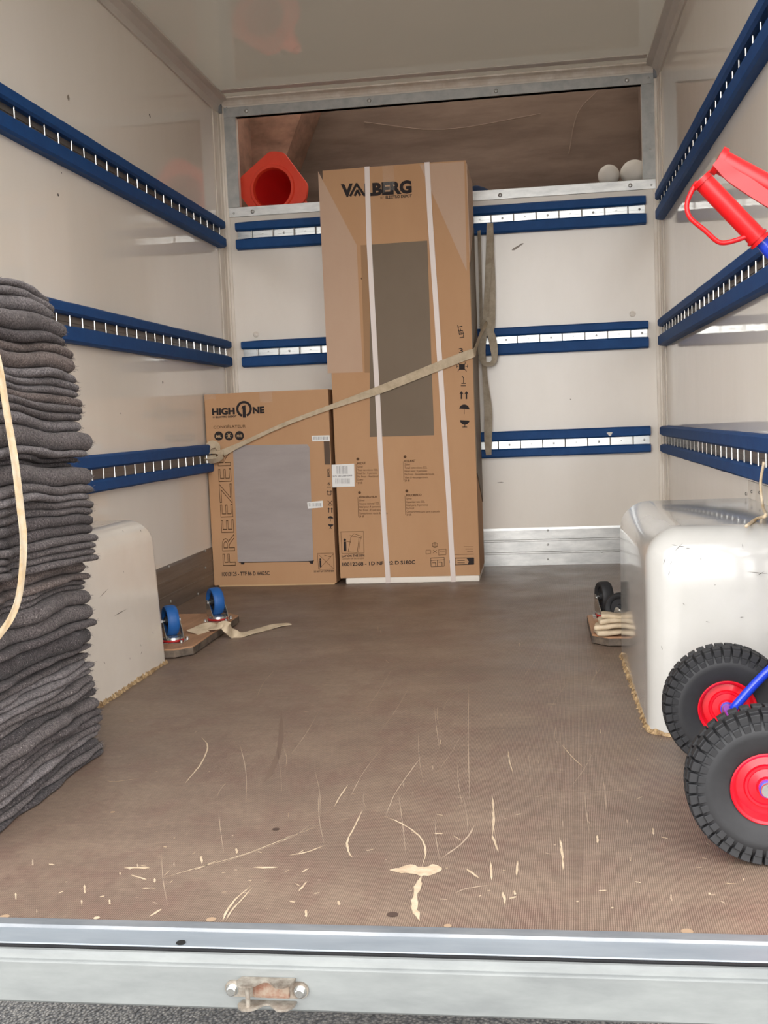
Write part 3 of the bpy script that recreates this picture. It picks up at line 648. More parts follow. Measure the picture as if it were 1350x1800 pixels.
# ---- tall fridge carton
BX0, BX1, BY1 = .556, 1.140, -.062
big = empty('fridge_carton', (.85, -.27, 0)); tag(big, 'tall brown fridge carton reaching almost to the locker opening, two white bands round it', 'box')
BYF = -.468
carton(big, BX0, BX1, BYF, BY1, .026, 1.702, m_kraft)
bm = bmesh.new(); box(bm, (.578 - .85, BYF + .002 + .27, 0), (BX1 - .85 - .002, BY1 + .27, .026), .004); obj('foam_base', bm, m_foam, big)
patch(big, [(559, 301), (627, 431), (630, 500), (638, 654), (576, 656)], m_cream_print, 'printed_panel')
patch(big, [(737.5, 289), (816, 284), (820.5, 477)], m_cream_print, 'printed_panel')
patch(big, [(650, 430), (751, 423), (763, 765), (650, 768)], m_dark_print, 'printed_panel')
patch(big, [(634, 431), (650, 430), (650, 655), (641, 655)], m_mid_print, 'printed_panel')
lines(big, [((637, 490), (641, 546)), ((641, 489), (645, 545)), ((635, 489), (639, 488)), ((639, 546), (645, 546))], 1.2, m_ink2)
disc(big, 636.5, 489.5, 2, m_ink2, 'line_art'); disc(big, 640, 544.5, 2, m_ink2, 'line_art')
# right side dark print
bm = bmesh.new(); prism(bm, [(BYF + .002 + .27, .45), (BYF + .002 + .27, 1.28), (BY1 - .02 + .27, 1.50), (BY1 - .02 + .27, .30)], BX1 - .85 + .0003, BX1 - .85 + .0042, 0); obj('printed_panel', bm, m_dark_print, big)
bm = bmesh.new(); prism(bm, [(BYF + .002 + .27, 1.30), (BYF + .002 + .27, 1.69), (BY1 - .02 + .27, 1.69), (BY1 - .02 + .27, 1.52)], BX1 - .85 + .0003, BX1 - .85 + .0036, 0); obj('printed_panel', bm, m_cream_print, big)
# brand word: V, A without bar, L, B, E, R, G
write(big, 'V', (600, 345.5), (621, 344), 21, bold=.055, name='brand_letter')
A1, A2, A3 = (616, 345.5), (628, 322.5), (641, 344)
lines(big, [((615.5, 345), (627.5, 322.5)), ((626, 322.5), (641, 344)), ((623.5, 344.5), (628.5, 334)), ((628, 334), (633.5, 344))], 4.2, m_ink, 'brand_letter')
write(big, 'LBERG', (641, 344), (724, 338), 21, bold=.055, name='brand_letter')
write(big, 'BY', (669, 350), (675, 349.5), 4, name='brand_lettering'); write(big, 'ELECTRO DEPOT', (678, 349.5), (724, 346.5), 5, bold=.03, name='brand_lettering')
write(big, 'LEFT', (816, 593), (812, 570), 8, bold=.01); write(big, '3', (807, 621), (814.5, 620), 8.5, bold=.015)
for (cx, cy) in ((812, 645),):
    patch(big, [(cx - 5, cy - 5), (cx + 5, cy - 5), (cx + 5, cy + 5), (cx - 5, cy + 5)], m_ink, 'pictogram')
    lines(big, [((cx - 6, cy - 9), (cx - 5, cy - 4)), ((cx + 6, cy - 9), (cx + 5, cy - 4)), ((cx - 7, cy + 8), (cx - 5, cy + 4)), ((cx + 8, cy + 8), (cx + 5, cy + 4)), ((cx - 9, cy - 1), (cx - 6, cy - 1)), ((cx + 6, cy - 1), (cx + 10, cy - 1)), ((cx - 9, cy - 4), (cx - 9, cy + 2)), ((cx + 10, cy - 4), (cx + 10, cy + 2))], 1.1, m_ink, 'pictogram')
lines(big, [((812, 661), (815, 664)), ((815, 664), (815, 674)), ((811, 674), (819, 674)), ((810, 678), (819, 678))], 1.3, m_ink, 'pictogram')
def arrows(par, cx, cy, s, m=m_ink):
    for dx in (-.62 * s, .62 * s):
        patch(par, [(cx + dx - .5 * s, cy - .35 * s), (cx + dx, cy - s), (cx + dx + .5 * s, cy - .35 * s)], m, 'pictogram')
        patch(par, [(cx + dx - .18 * s, cy - .4 * s), (cx + dx + .18 * s, cy - .4 * s), (cx + dx + .18 * s, cy + s), (cx + dx - .18 * s, cy + s)], m, 'pictogram')
def umbrella(par, cx, cy, s):
    disc(par, cx, cy, s, m_ink, 'pictogram', a0=0, a1=math.pi, seg=14); lines(par, [((cx, cy), (cx, cy + .9 * s))], .9, m_ink, 'pictogram')
def glass(par, cx, cy, s):
    disc(par, cx, cy, s, m_ink, 'pictogram', a0=math.pi, a1=2 * math.pi, seg=14); lines(par, [((cx, cy + .8 * s), (cx, cy + 1.5 * s)), ((cx - .5 * s, cy + 1.5 * s), (cx + .5 * s, cy + 1.5 * s))], 1.3, m_ink, 'pictogram')
arrows(big, 815.5, 694.5, 7); umbrella(big, 816, 720, 9); glass(big, 817, 738, 8.5)
# text blocks
def block(par, u, v, title, body, wpx=38):
    disc(par, u + 2, v - 4, 2.6, m_ink2, 'pictogram'); lines(par, [((u - 1, v + 4), (u, v + 38))], .6, m_ink2)
    write(par, title, (u + 1, v + 5.5), (u + 1 + len(title) * 2.45, v + 4.7), 4, m_ink2, .03)
    for i, s in enumerate(body): write(par, s, (u + 1.2 + .1 * i, v + 11.3 + 5.7 * i), (u + 1.2 + .1 * i + len(s) * 1.72, v + 10.7 + 5.7 * i), 3.6, m_ink2)
block(big, 627, 811, 'FRIDGE', ['Silver', 'Total net volume 322L', 'Ideal for: 4 persons', 'No Frost - Ventilated cold', 'Drawer', '39 dB'])
block(big, 710, 807, 'KOELKAST', ['Zilver', 'Totaal nettovolume 322L', 'Ideaal voor: 4 personen', 'No Frost - Geventileerde koude', 'Vlees & vis compartiment', '39 dB'])
block(big, 630, 870, 'RÉFRIGÉRATEUR', ['Silver', 'Volume net total 322L', 'Idéal pour: 4 personnes', 'No Frost - Froid ventilé', 'Compartiment viande & poisson', '39 dB'])
block(big, 713, 867, 'FRIGORIFICO', ['Silver', 'Capacidad neta 322L', 'Ideal para: 4 personas', 'No Frost', 'Compartimento para carne y pescado', '39 dB'])
write(big, '10012368 - 1D NF 322 D S180C', (602, 995), (730, 991), 6.5, m_ink, .025)
# lay-on-this-side pictogram
fx0, fy0, fx1, fy1 = 599, 935, 639, 972
lines(big, [((fx0, fy0), (fx1, fy0 - 1)), ((fx1, fy0 - 1), (fx1 + 1, fy1)), ((fx1 + 1, fy1), (fx0 + 2, fy1 + 1)), ((fx0 + 2, fy1 + 1), (fx0, fy0)), ((617, 944), (612, 970)), ((631, 945), (628, 971)), ((612, 970), (628, 971)), ((615, 941), (636, 946)), ((617, 944), (622, 938)), ((622, 938), (637, 943)), ((634, 945), (630, 971)), ((609, 952), (617, 953))], .7, m_ink2)
disc(big, 606, 949, 2.4, m_ink, 'pictogram'); patch(big, [(604, 952), (608.5, 952), (609, 969), (604.5, 969)], m_ink, 'pictogram')
write(big, 'LAY ON THIS SIDE', (601, 979.5), (641, 978), 3.8, m_ink, .03); write(big, 'LEGGEN OP DEZE ZIJDE', (602, 983.5), (640, 982.5), 2.6, m_ink2)
# small marks lower right
disc(big, 764.5, 958, 5, m_ink2, 'pictogram', ri=4.3); lines(big, [((761, 960), (768, 960)), ((762, 956), (767, 956))], 1.0, m_ink2)
lines(big, [((749, 967), (757, 967)), ((757, 967), (757, 973)), ((757, 973), (749, 974)), ((749, 974), (749, 967)), ((761, 967), (768, 972)), ((761, 972), (768, 967)), ((771, 966), (784, 965)), ((784, 965), (784, 975)), ((784, 975), (771, 976)), ((771, 976), (771, 966)), ((773, 970), (782, 970)), ((796, 975), (833, 974)), ((815, 961), (832, 961)), ((818, 965), (832, 965)), ((821, 969), (832, 969))], .7, m_ink2)
lines(big, [((757, 981), (781, 980)), ((757, 981), (758, 996)), ((781, 980), (781, 995)), ((757, 985), (781, 984)), ((758, 996), (781, 995)), ((760, 989), (766, 989)), ((766, 989), (766, 995)), ((771, 988), (777, 988)), ((777, 988), (777, 995)), ((769, 984), (769, 995))], .9, m_ink)
lines(big, [((800, 981), (833, 980.5)), ((833, 981), (833, 992)), ((833, 992), (800, 993)), ((800, 993), (800, 981)), ((804, 985), (817, 985)), ((804, 989), (817, 989))], .9, m_ink)
patch(big, [(820, 981), (833, 980.5), (833, 992), (822, 992.5), (824, 987)], m_ink, 'pictogram'); disc(big, 793.5, 987, 4, m_ink2, 'pictogram', ri=3)
# label
patch(big, [(583, 817), (622.5, 815), (623.5, 855), (584.5, 856.5)], m_label, 'paper_label', .001, .0004)
barcode(big, 592, 819, 611, 833); barcode(big, 589.5, 841, 616, 850)
write(big, '3073 10012368-00408', (585, 838.5), (619, 837), 2.6, m_ink).location.y -= .0016
# packing bands round the carton
def band(pts, nm='packing_band'):
    Q = [at(u, v, 1, BYF - .0022) for u, v in pts]
    full = [Q[0] + V((0, BY1 - BYF + .004, .0)), Q[0]] + Q[1:]
    f = [V((Q[0].x, BY1 + .002, 1.7045)), V((Q[0].x, BYF - .002, 1.7045))] + Q[1:-1] + [V((Q[-1].x, BYF - .002, .0012)), V((Q[-1].x, BY1 + .002, .0012))]
    f[1].z = 1.7045; ns = [V((0, 0, 1)), V((0, -.7, .7))] + [V((0, -1, 0))] * (len(Q) - 2) + [V((0, -.7, -.7)), V((0, 0, -1))]
    bm = bmesh.new(); ribbon(bm, [p - big.location for p in f], .0205, ns, .0014, sm=False); obj(nm, bm, m_band, big)
band([(645, 293), (649, 430), (657, 580), (665, 720), (674, 900), (682.5, 1023)]); band([(750.5, 288), (757, 400), (768, 560), (776, 680), (789, 880), (797, 1022)])
# clear tape folded over the top edge
def tape(par, u0, u1, v0, v1, ztop, yf, dy=.10):
    a, b = at(u0, v0, 1, yf - .0015), at(u1, v1, 1, yf - .0015); bm = bmesh.new(); n = 5
    rows = []
    for y, z in ((yf + dy, ztop + .004), (yf + .01, ztop + .004), (yf - .002, ztop + .0015), (yf - .0032, (ztop + b.z) / 2), (yf - .0035, b.z)):
        rows.append([bm.verts.new(V((a.x + (b.x - a.x) * k / n, y, z + (random.uniform(-.004, .004) if z == b.z else 0))) - par.location) for k in range(n + 1)])
    for r0, r1 in zip(rows, rows[1:]):
        for k in range(n): bm.faces.new((r0[k], r0[k + 1], r1[k + 1], r1[k]))
    obj('clear_tape', bm, m_tape, par, smooth=4)
tape(big, 672, 694, 290, 336, 1.702, BYF)
# ---- freezer carton
sml = empty('freezer_carton', (.275, -.27, 0)); tag(sml, 'short brown freezer carton standing in the left back corner beside the tall one', 'box')
carton(sml, .008, .538, BYF, -.075, .006, .817, m_kraft)
bm = bmesh.new(); box(bm, (.03 - .275, BYF + .27 + .001, 0), (.53 - .275, .19, .006)); obj('bottom_flap', bm, m_kraft_in, sml)
patch(sml, [(409.5, 787), (413, 783), (540, 781), (544, 786), (551, 986), (418, 988)], m_grey_print, 'printed_panel')
lines(sml, [((411, 789), (543, 786))], 1.0, m_grey_print2); patch(sml, [(423, 988), (430, 988), (429, 992), (424, 992)], m_ink, 'pictogram'); patch(sml, [(542, 986), (552, 985), (550, 991), (546, 991)], m_ink, 'pictogram')
lines(sml, [((420, 988.5), (548, 986.5))], 1.4, m_ink)
write(sml, 'HIGH', (373, 729), (413, 727.5), 11.5, bold=.055, name='brand_lettering'); write(sml, 'NE', (444.5, 726.5), (465, 725.5), 11.5, bold=.055, name='brand_lettering')
disc(sml, 429, 719, 14.5, m_ink, 'brand_ring', ri=10.2, a0=math.radians(-70), a1=math.radians(252), seg=40)
patch(sml, [(426, 714), (431.5, 712), (432.5, 734), (426.8, 734), (426.5, 718), (424, 718)], m_ink, 'brand_lettering')
write(sml, 'BY', (374, 735), (379, 735), 3, name='brand_lettering'); write(sml, 'ELECTRO DEPOT', (380, 735), (416, 733.5), 3.6, bold=.03, name='brand_lettering')
write(sml, 'CONGÉLATEUR', (375.5, 753.5), (432, 751.5), 6.3, m_ink2, .012)
for i, (u, s) in enumerate(((384.5, '86L'), (402.5, None), (421, 'WHITE'))):
    disc(sml, u, 766.5 - .3 * i, 8.3, m_ink, 'badge')
    if s: write(sml, s, (u - 5, 769 - .3 * i), (u + 5, 768.8 - .3 * i), 4.4, m_kraft_in, .03).location.y -= .0006
    else:
        lines(sml, [((u + 5 * math.cos(a), 766 + 5 * math.sin(a)), (u - 5 * math.cos(a), 766 - 5 * math.sin(a))) for a in (0, math.pi / 3, 2 * math.pi / 3)], 1.0, m_kraft_in, lift=.0012)
write(sml, 'FREEZER', (414, 994), (403.5, 788), 23, m_ink2, 0, True, 'outlined_lettering')
write(sml, '10013125 - TTF 86 D W625C', (390.5, 1012.5), (474, 1010.5), 7, bold=.025)
write(sml, 'HIGH 1 NE', (466, 813), (486, 812.5), 3, bold=.03)
patch(sml, [(569, 776), (579.5, 776), (581, 816.5), (571, 816.5)], m_stripe, 'stripe_panel')
lines(sml, [((572 + k * 2.2, 777), (574 + k * 2.2, 816)) for k in range(4)], .8, m_mid_print)
write(sml, 'BACK', (580, 838), (579, 823), 4.6, bold=.02); write(sml, '6', (576, 853), (580.5, 853), 5.5, bold=.01); lines(sml, [((574, 856), (582, 856))], 1, m_ink)
lines(sml, [((574, 864), (584, 864)), ((576, 862), (576, 870)), ((582, 862), (582, 870)), ((576, 870), (582, 870)), ((576, 880), (584, 887)), ((584, 880), (577, 887)), ((576, 888), (585, 888))], 1, m_ink, 'pictogram')
arrows(sml, 580.5, 896.5, 4.5); umbrella(sml, 581, 912, 5); glass(sml, 581.5, 921, 5)
lines(sml, [((558, 973), (586, 972)), ((586, 972), (587, 1000)), ((587, 1000), (560, 1001)), ((560, 1001), (558, 973)), ((560, 975), (586, 999)), ((586, 974), (561, 1000)), ((570, 976), (582, 979))], .7, m_ink2); disc(sml, 563, 983, 1.6, m_ink, 'pictogram'); patch(sml, [(561.5, 985), (564.5, 985), (565, 997), (562, 997)], m_ink, 'pictogram')
write(sml, 'DO NOT LAY ON THIS SIDE', (552, 1006), (587, 1005), 3.2, bold=.03)
patch(sml, [(548, 766), (579.5, 765), (580, 775), (549, 776)], m_label, 'paper_label', .001, .0004); barcode(sml, 551, 767.5, 577, 773)
patch(sml, [(540, 883), (567, 880), (568, 892), (541.5, 894)], m_label, 'paper_label', .001, .0004); barcode(sml, 543, 884, 565, 890)
tape(sml, 456, 479, 690, 706, .817, BYF); tape(sml, 357, 380, 692, 702, .817, BYF)

# ---------------------------------------------------------------- straps
# long strap across both cartons
t = empty('lashing_strap', (.6, -.48, .70)); tag(t, 'long beige webbing strap tied across the front of both cartons', 'strap')
bm = bmesh.new(); y_ = -.479
P = [at(392, 796, 1, y_), at(430, 778, 1, y_), at(500, 746, 1, y_), at(580, 716, 1, y_), at(665, 686, 1, y_), at(760, 648, 1, y_), at(822, 624, 1, y_ + .003), V((1.1475, -.470, .938)), V((1.152, -.40, .962)), V((1.165, -.22, 1.03)), V((1.188, -.075, 1.090))]
Wd = [.030, .020, .018, .020, .032, .036, .036, .032, .026, .022, .018]
Nn = [V((0, -1, .2)), V((.1, -.8, .5)), V((.1, -.8, .4)), V((0, -1, .1)), V((0, -1, 0)), V((0, -1, 0)), V((.2, -1, 0)), V((.8, -.6, 0)), V((1, -.1, 0)), V((1, -.2, .0)), V((.8, -.6, .2))]
ribbon(bm, [p - t.location for p in P], Wd, Nn, .0022, 8); obj('webbing', bm, m_strap, t, smooth=1.2)
k0 = at(372, 801, 1, -.50)
bm = bmesh.new()
ribbon(bm, [k0 + V(a) - t.location for a in ((.045, .012, .004), (.02, -.008, .018), (-.025, -.012, .012), (-.045, 0, -.010), (-.02, -.012, -.022), (.025, -.012, -.018), (.045, 0, .0))], .032, [V((.2, -1, .6)), V((0, -.6, .8)), V((-.3, -.6, .8)), V((-1, -.3, 0)), V((0, -.7, -.8)), V((.3, -.6, -.8)), V((1, -.3, 0))], .003, 6)
ribbon(bm, [k0 + V(a) - t.location for a in ((-.03, .0, -.012), (-.02, -.006, .02), (.0, -.004, .045), (.022, .004, .042), (.03, .0, .022))], [.02, .034, .036, .030, .018], [V((-1, -.6, .2)), V((-.7, -.8, .2)), V((0, -1, .4)), V((.5, -.8, .4)), V((.8, -.6, 0))], .003, 6)
ribbon(bm, [k0 + V(a) - t.location for a in ((.02, .0, -.005), (-.03, -.010, -.012), (-.058, -.004, -.018), (-.052, .012, -.018))], .022, V((0, -1, .3)), .004, 6)
obj('knot', bm, m_strap, t, smooth=1.2)
# strap hanging from the top rail behind the tall carton, knotted, with a loop and tail
t = empty('hanging_strap', (1.19, -.06, 1.0)); tag(t, 'grey-beige webbing strap hanging knotted from the top back rail beside the tall carton', 'strap')
Q = lambda u, v, y: at(u, v, 1, y) - t.location
bm = bmesh.new()
ribbon(bm, [Q(861, 392, -.045), Q(860, 440, -.052), Q(857, 500, -.056), Q(853, 560, -.062), Q(851, 590, -.07)], [.026, .030, .026, .022, .02], [V((0, -1, 0)), V((.1, -1, 0)), V((-.2, -1, 0)), V((0, -1, 0)), V((0, -1, 0))], .0022, 8)
ribbon(bm, [Q(863, 392, -.040), Q(864, 440, -.042), Q(865, 500, -.044), Q(864, 570, -.05), Q(860, 592, -.055)], [.02, .024, .030, .030, .022], [V((.2, -1, 0)), V((.6, -1, 0)), V((.5, -1, 0)), V((.1, -1, 0)), V((0, -1, 0))], .0022, 8)
obj('webbing', bm, m_strap_d, t, smooth=1.2)
bm = bmesh.new()
ribbon(bm, [Q(846, 573, -.082), Q(853, 561, -.088), Q(860, 566, -.086), Q(858, 577, -.082), Q(850, 580, -.080), Q(846, 572, -.080)], .02, [V((-.5, -1, 0)), V((0, -1, .6)), V((.6, -1, 0)), V((0, -1, -.5)), V((-.4, -1, 0)), V((-.4, -1, 0))], .004, 6)
obj('knot', bm, m_strap_d, t, smooth=1.2)
bm = bmesh.new()
ribbon(bm, [Q(855, 572, -.075), Q(848, 596, -.078), Q(847, 622, -.080), Q(851, 638, -.080), Q(862, 640, -.080), Q(869, 632, -.078), Q(868, 610, -.076), Q(863, 588, -.074), Q(856, 572, -.074)], [.018, .034, .032, .022, .020, .024, .034, .034, .018], [V((0, -1, 0)), V((-.25, -1, 0)), V((-.25, -1, 0)), V((-.1, -1, -.3)), V((.1, -1, -.3)), V((.25, -1, 0)), V((.25, -1, 0)), V((.2, -1, 0)), V((0, -1, 0))], .003, 7)
obj('loop', bm, m_strap_d, t, smooth=1.2)
bm = bmesh.new()
ribbon(bm, [Q(849, 600, -.066), Q(852, 660, -.060), Q(858, 720, -.052), Q(858, 770, -.046), Q(859, 800, -.044)], [.02, .022, .034, .034, .024], [V((-.6, -1, 0)), V((-.3, -1, 0)), V((0, -1, 0)), V((0, -1, 0)), V((.1, -1, 0))], .0022, 8)
ribbon(bm, [Q(846, 575, -.05), Q(844, 480, -.05), Q(842, 405, -.048)], .016, V((-.8, -1, 0)), .0022, 8)
obj('tail', bm, m_strap_d, t, smooth=1.2)

# ---------------------------------------------------------------- locker contents
t = empty('traffic_cone', (.215, .11, 1.60)); tag(t, 'red plastic traffic cone lying with its open base towards us in the locker', 'cone')
cz = .165; bm = bmesh.new(); n = 72; R0 = .160; outer = []
def hexr(a): 
    m_ = ((a - math.radians(80)) % (math.pi / 2)) - math.pi / 4
    return min(.142 / math.cos(m_), .168)
prof = [(.995, .0), (1.0, .006), (.99, .022), (.86, .024)]
rings = []
for sc_, y in prof: rings.append([bm.verts.new((math.cos(2 * math.pi * k / n) * hexr(2 * math.pi * k / n) * sc_, y, cz + math.sin(2 * math.pi * k / n) * hexr(2 * math.pi * k / n) * sc_)) for k in range(n)])
for r, y in ((.100, .026), (.085, .06), (.06, .24), (.028, .46), (.024, .465), (.024, .46), (.056, .24), (.080, .06), (.088, .012), (.093, -.008), (.104, -.008), (.108, .0)):
    rings.append([bm.verts.new((r * math.cos(2 * math.pi * k / n), y, cz + r * math.sin(2 * math.pi * k / n) )) for k in range(n)])
for a, b in zip(rings, rings[1:] + rings[:1]):
    for k in range(n): bm.faces.new((a[k], a[(k + 1) % n], b[(k + 1) % n], b[k]))
bmesh.ops.recalc_face_normals(bm, faces=bm.faces[:]); obj('cone_shell', bm, m_orange, t, smooth=.7)
bm = bmesh.new(); rings = []
for r, y in ((.0875, .010), (.0795, .06), (.0555, .24), (.0245, .44)): rings.append([bm.verts.new((r * math.cos(2 * math.pi * k / 36), y, cz + r * math.sin(2 * math.pi * k / 36))) for k in range(36)])
for a, b in zip(rings, rings[1:]):
    for k in range(36): bm.faces.new((a[k], b[k], b[(k + 1) % 36], a[(k + 1) % 36]))
bm.faces.new(rings[-1][::-1])
obj('inner_wall', bm, m_cone_in, t, smooth=4)
t.rotation_euler = (0, 0, math.radians(-6)) ; t.location.y = .095
bm = bmesh.new(); box(bm, (1.60, .032, 1.60), (1.93, .16, 1.668), .003); o = obj('timber_batten', bm, m_ply); tag(o, 'rough timber batten in the locker under the two white balls', 'batten')
def ball(x, y, r, label, sq=1.0):
    bm = bmesh.new(); bmesh.ops.create_icosphere(bm, subdivisions=4, radius=r)
    for v in bm.verts: v.co *= 1 + .02 * noise.noise(v.co * 40) * 1.5; v.co.z *= sq
    o = obj('foam_ball', bm, m_white, None, (x, y, 1.668 + r * sq), smooth=4); tag(o, label, 'ball')
ball(1.738, .085, .047, 'small white foam ball at the right end of the locker, left of the larger one'); ball(1.850, .095, .062, 'larger dull white foam ball half hidden by the right edge of the locker frame', .88)
bm = bmesh.new(); bmesh.ops.create_icosphere(bm, subdivisions=4, radius=1)
for v in bm.verts:
    f = noise.noise(v.co * 2.2 + V((3, 1, 0))); v.co = V((v.co.x * .12, v.co.y * .06, max(0, v.co.z * .112 * (1 - .55 * max(0, v.co.x)) + .02 * f)))
o = obj('navy_cloth_bundle', bm, m_navy, None, (1.17, .11, 1.60), smooth=4); tag(o, 'crumpled navy cloth bundle in the locker behind the top of the tall carton', 'cloth')

# ---------------------------------------------------------------- dollies
def caster_parts(par, x, y, z, ang, wheel_m, scale=1.0):
    """swivel caster standing upwards on an upturned dolly"""
    R = Matrix.Translation((x, y, z)) @ Matrix.Rotation(ang, 4, 'Z')
    bm = bmesh.new(); box(bm, (-.042, -.035, 0), (.042, .035, .003), .001, 1, Matrix.Translation((x, y, z)));
    fork = obj('caster', bm, m_chrome, par)
    bm = bmesh.new(); lathe(bm, [(.030, .003), (.034, .005), (.034, .009), (.030, .010)], 28, R); obj('bearing_seal', bm, m_redring, fork, smooth=.6)
    bm = bmesh.new(); lathe(bm, [(.031, .010), (.029, .016), (.022, .020)], 24, R)
    for s in (-1, 1):   # fork leg plates, tapering up to the axle
        n = 8; loop = []
        for k in range(n + 1):
            f = k / n; zc = .014 + .050 * f; half = .024 * (1 - f) ** .8 + .009; loop.append((zc, half, s * (.0245 + .0015 * math.sin(math.pi * f)), .018 * f))
        A = [bm.verts.new(R @ V((x_, yo - h_, z_))) for z_, h_, x_, yo in loop] ; B = [bm.verts.new(R @ V((x_, yo + h_, z_))) for z_, h_, x_, yo in loop]
        C_ = [bm.verts.new(R @ V((x_ + s * .002, yo - h_, z_))) for z_, h_, x_, yo in loop] ; D = [bm.verts.new(R @ V((x_ + s * .002, yo + h_, z_))) for z_, h_, x_, yo in loop]
        for k in range(n):
            bm.faces.new((A[k], B[k], B[k + 1], A[k + 1])); bm.faces.new((C_[k], C_[k + 1], D[k + 1], D[k])); bm.faces.new((A[k], A[k + 1], C_[k + 1], C_[k])); bm.faces.new((B[k], D[k], D[k + 1], B[k + 1]))
        bm.faces.new((A[-1], B[-1], D[-1], C_[-1]))
    bmesh.ops.recalc_face_normals(bm, faces=bm.faces[:]); obj('fork', bm, m_chrome, fork, smooth=.6)
    c = V((0, .018, .064)); AX = R @ Matrix.Translation(c) @ Matrix.Rotation(math.radians(90), 4, 'Y')
    r = .047; bm = bmesh.new(); lathe(bm, [(.030, -.013), (.036, -.0175), (.043, -.0175), (.0462, -.013), (r, -.006), (r, .006), (.0462, .013), (.043, .0175), (.036, .0175), (.030, .013)], 40, AX, close=True); obj('tyre', bm, wheel_m, fork, smooth=.7)
    bm = bmesh.new(); lathe(bm, [(.006, -.018), (.012, -.018), (.013, -.008), (.031, -.008), (.031, .008), (.013, .008), (.012, .018), (.006, .018)], 32, AX); obj('wheel_hub', bm, m_black, fork, smooth=.6)
    bm = bmesh.new(); lathe(bm, [(.0055, -.031), (.0075, -.031), (.0075, -.0255), (.004, -.0255), (.004, .0255), (.0075, .0255), (.0075, .031), (.0055, .031)], 6, AX); obj('axle_bolt', bm, m_chrome, fork)
    bm = bmesh.new()
    for (sx, sy) in ((-1, -1), (1, -1), (-1, 1), (1, 1)): lathe(bm, [(.005, 0), (.005, .007), (.002, .008)], 8, Matrix.Translation((x + sx * .036, y + sy * .029, z + .003)))
    obj('mounting_bolts', bm, m_chrome, fork)
def dolly(label, x0, x1, y0, y1, casters, m_w, rz=0):
    t = empty('moving_dolly', ((x0 + x1) / 2, (y0 + y1) / 2, 0), rz); tag(t, label, 'dolly'); hx, hy = (x1 - x0) / 2, (y1 - y0) / 2; c = .045
    poly = [(-hx + c, -hy), (hx - c, -hy), (hx, -hy + c), (hx, hy - c), (hx - c, hy), (-hx + c, hy), (-hx, hy - c), (-hx, -hy + c)]
    bm = bmesh.new(); prism(bm, poly, .006, .029, 2); bmesh.ops.bevel(bm, geom=[e for e in bm.edges], offset=.002, segments=1, affect='EDGES'); o = obj('board', bm, m_board, t)
    bm = bmesh.new(); prism(bm, [(a * 1.004, b * 1.004) for a, b in poly], .004, .0245, 2); obj('board_edge_strip', bm, m_board_edge, t)
    for sx in (-1, 1):
        bm = bmesh.new(); box(bm, (sx * hx * .6 - .03, -hy * .8, 0), (sx * hx * .6 + .03, hy * .8, .004)); obj('felt_strip', bm, m_board_edge, t)
    for (x, y, a) in casters: caster_parts(t, x, y, .029, a, m_w)
    return t
# left: blue wheels
c1 = at(320, 1131, 2, .03); c2 = at(388, 1090, 2, .03)
x0, x1, y0, y1 = .03, .352, -1.895, -1.290
cx, cy = (x0 + x1) / 2, (y0 + y1) / 2
dl = dolly('upturned moving dolly with blue wheels beside the left wheel arch', x0, x1, y0, y1, [(.268 - cx, -1.785 - cy, math.radians(33)), (.308 - cx, -1.435 - cy, math.radians(36)), (-.125, -.25, math.radians(20)), (-.134, .10, math.radians(0))], m_bluewheel)
d1 = at(1075, 1075, 2, .03)
x0, x1, y0, y1 = 1.533, 1.86, -1.80, -1.40
cx, cy = (x0 + x1) / 2, (y0 + y1) / 2
dr = dolly('upturned moving dolly with black wheels half hidden behind the right wheel arch', x0, x1, y0, y1, [(1.592 - cx, -1.475 - cy, math.radians(16)), (1.640 - cx, -1.69 - cy, math.radians(62)), (.11, .13, math.radians(10)), (.11, -.13, math.radians(-20))], m_black)
# strap lying over the left dolly onto the floor
t = bm = bmesh.new()
ribbon(bm, [at(338, 1112, 2, .034), at(362, 1103, 2, .040), at(380, 1102, 2, .042), at(393, 1097, 2, .050), at(400, 1103, 2, .040), at(410, 1114, 2, .012), at(428, 1115, 2, .006), at(460, 1106, 2, .005), at(485, 1100, 2, .005), at(508, 1096, 2, .004)],
       [.05, .055, .036, .022, .040, .036, .030, .034, .034, .030], [V((0, -.5, 1)), V((0, -.4, 1)), V((0, -.3, 1)), V((0, -1, .6)), V((.3, -.8, .6)), V((.2, -.8, .6)), V((0, -.5, 1)), V((0, -.3, 1)), V((0, -.2, 1)), V((0, -.1, 1))], .002, 8, .001)
o = obj('loose_strap', bm, m_strap, smooth=1.2); tag(o, 'loose beige webbing strap trailing off the blue-wheeled dolly onto the floor', 'strap')
# folded strap bundle on the right dolly
t = empty('folded_strap', (1.60, -1.76, .03)); tag(t, 'beige webbing strap folded in a bundle on the black-wheeled dolly', 'strap')
rn = random.Random(2)
for k, (a, b, z) in enumerate([(.062, .036, .001), (.056, .034, .014), (.050, .030, .027), (.040, .026, .040)]):
    bm = bmesh.new(); vs = box(bm, (-a, -b, 0), (a, b, .0135), .006, 3); bmesh.ops.subdivide_edges(bm, edges=[e for e in bm.edges if e.calc_length() > .02], cuts=5, use_grid_fill=True)
    for v in bm.verts: v.co += V((0, .003 * noise.noise(v.co * 40 + V((k, 0, 0))), .0035 * noise.noise(v.co * 28 + V((0, k, 0))) + .004 * math.sin(v.co.x * 38 + k)))
    o_ = obj('folded_layer', bm, m_strap, t, (rn.uniform(-.004, .004), .006 * k, z + .003), (0, 0, rn.uniform(-.12, .12)), smooth=1.0)


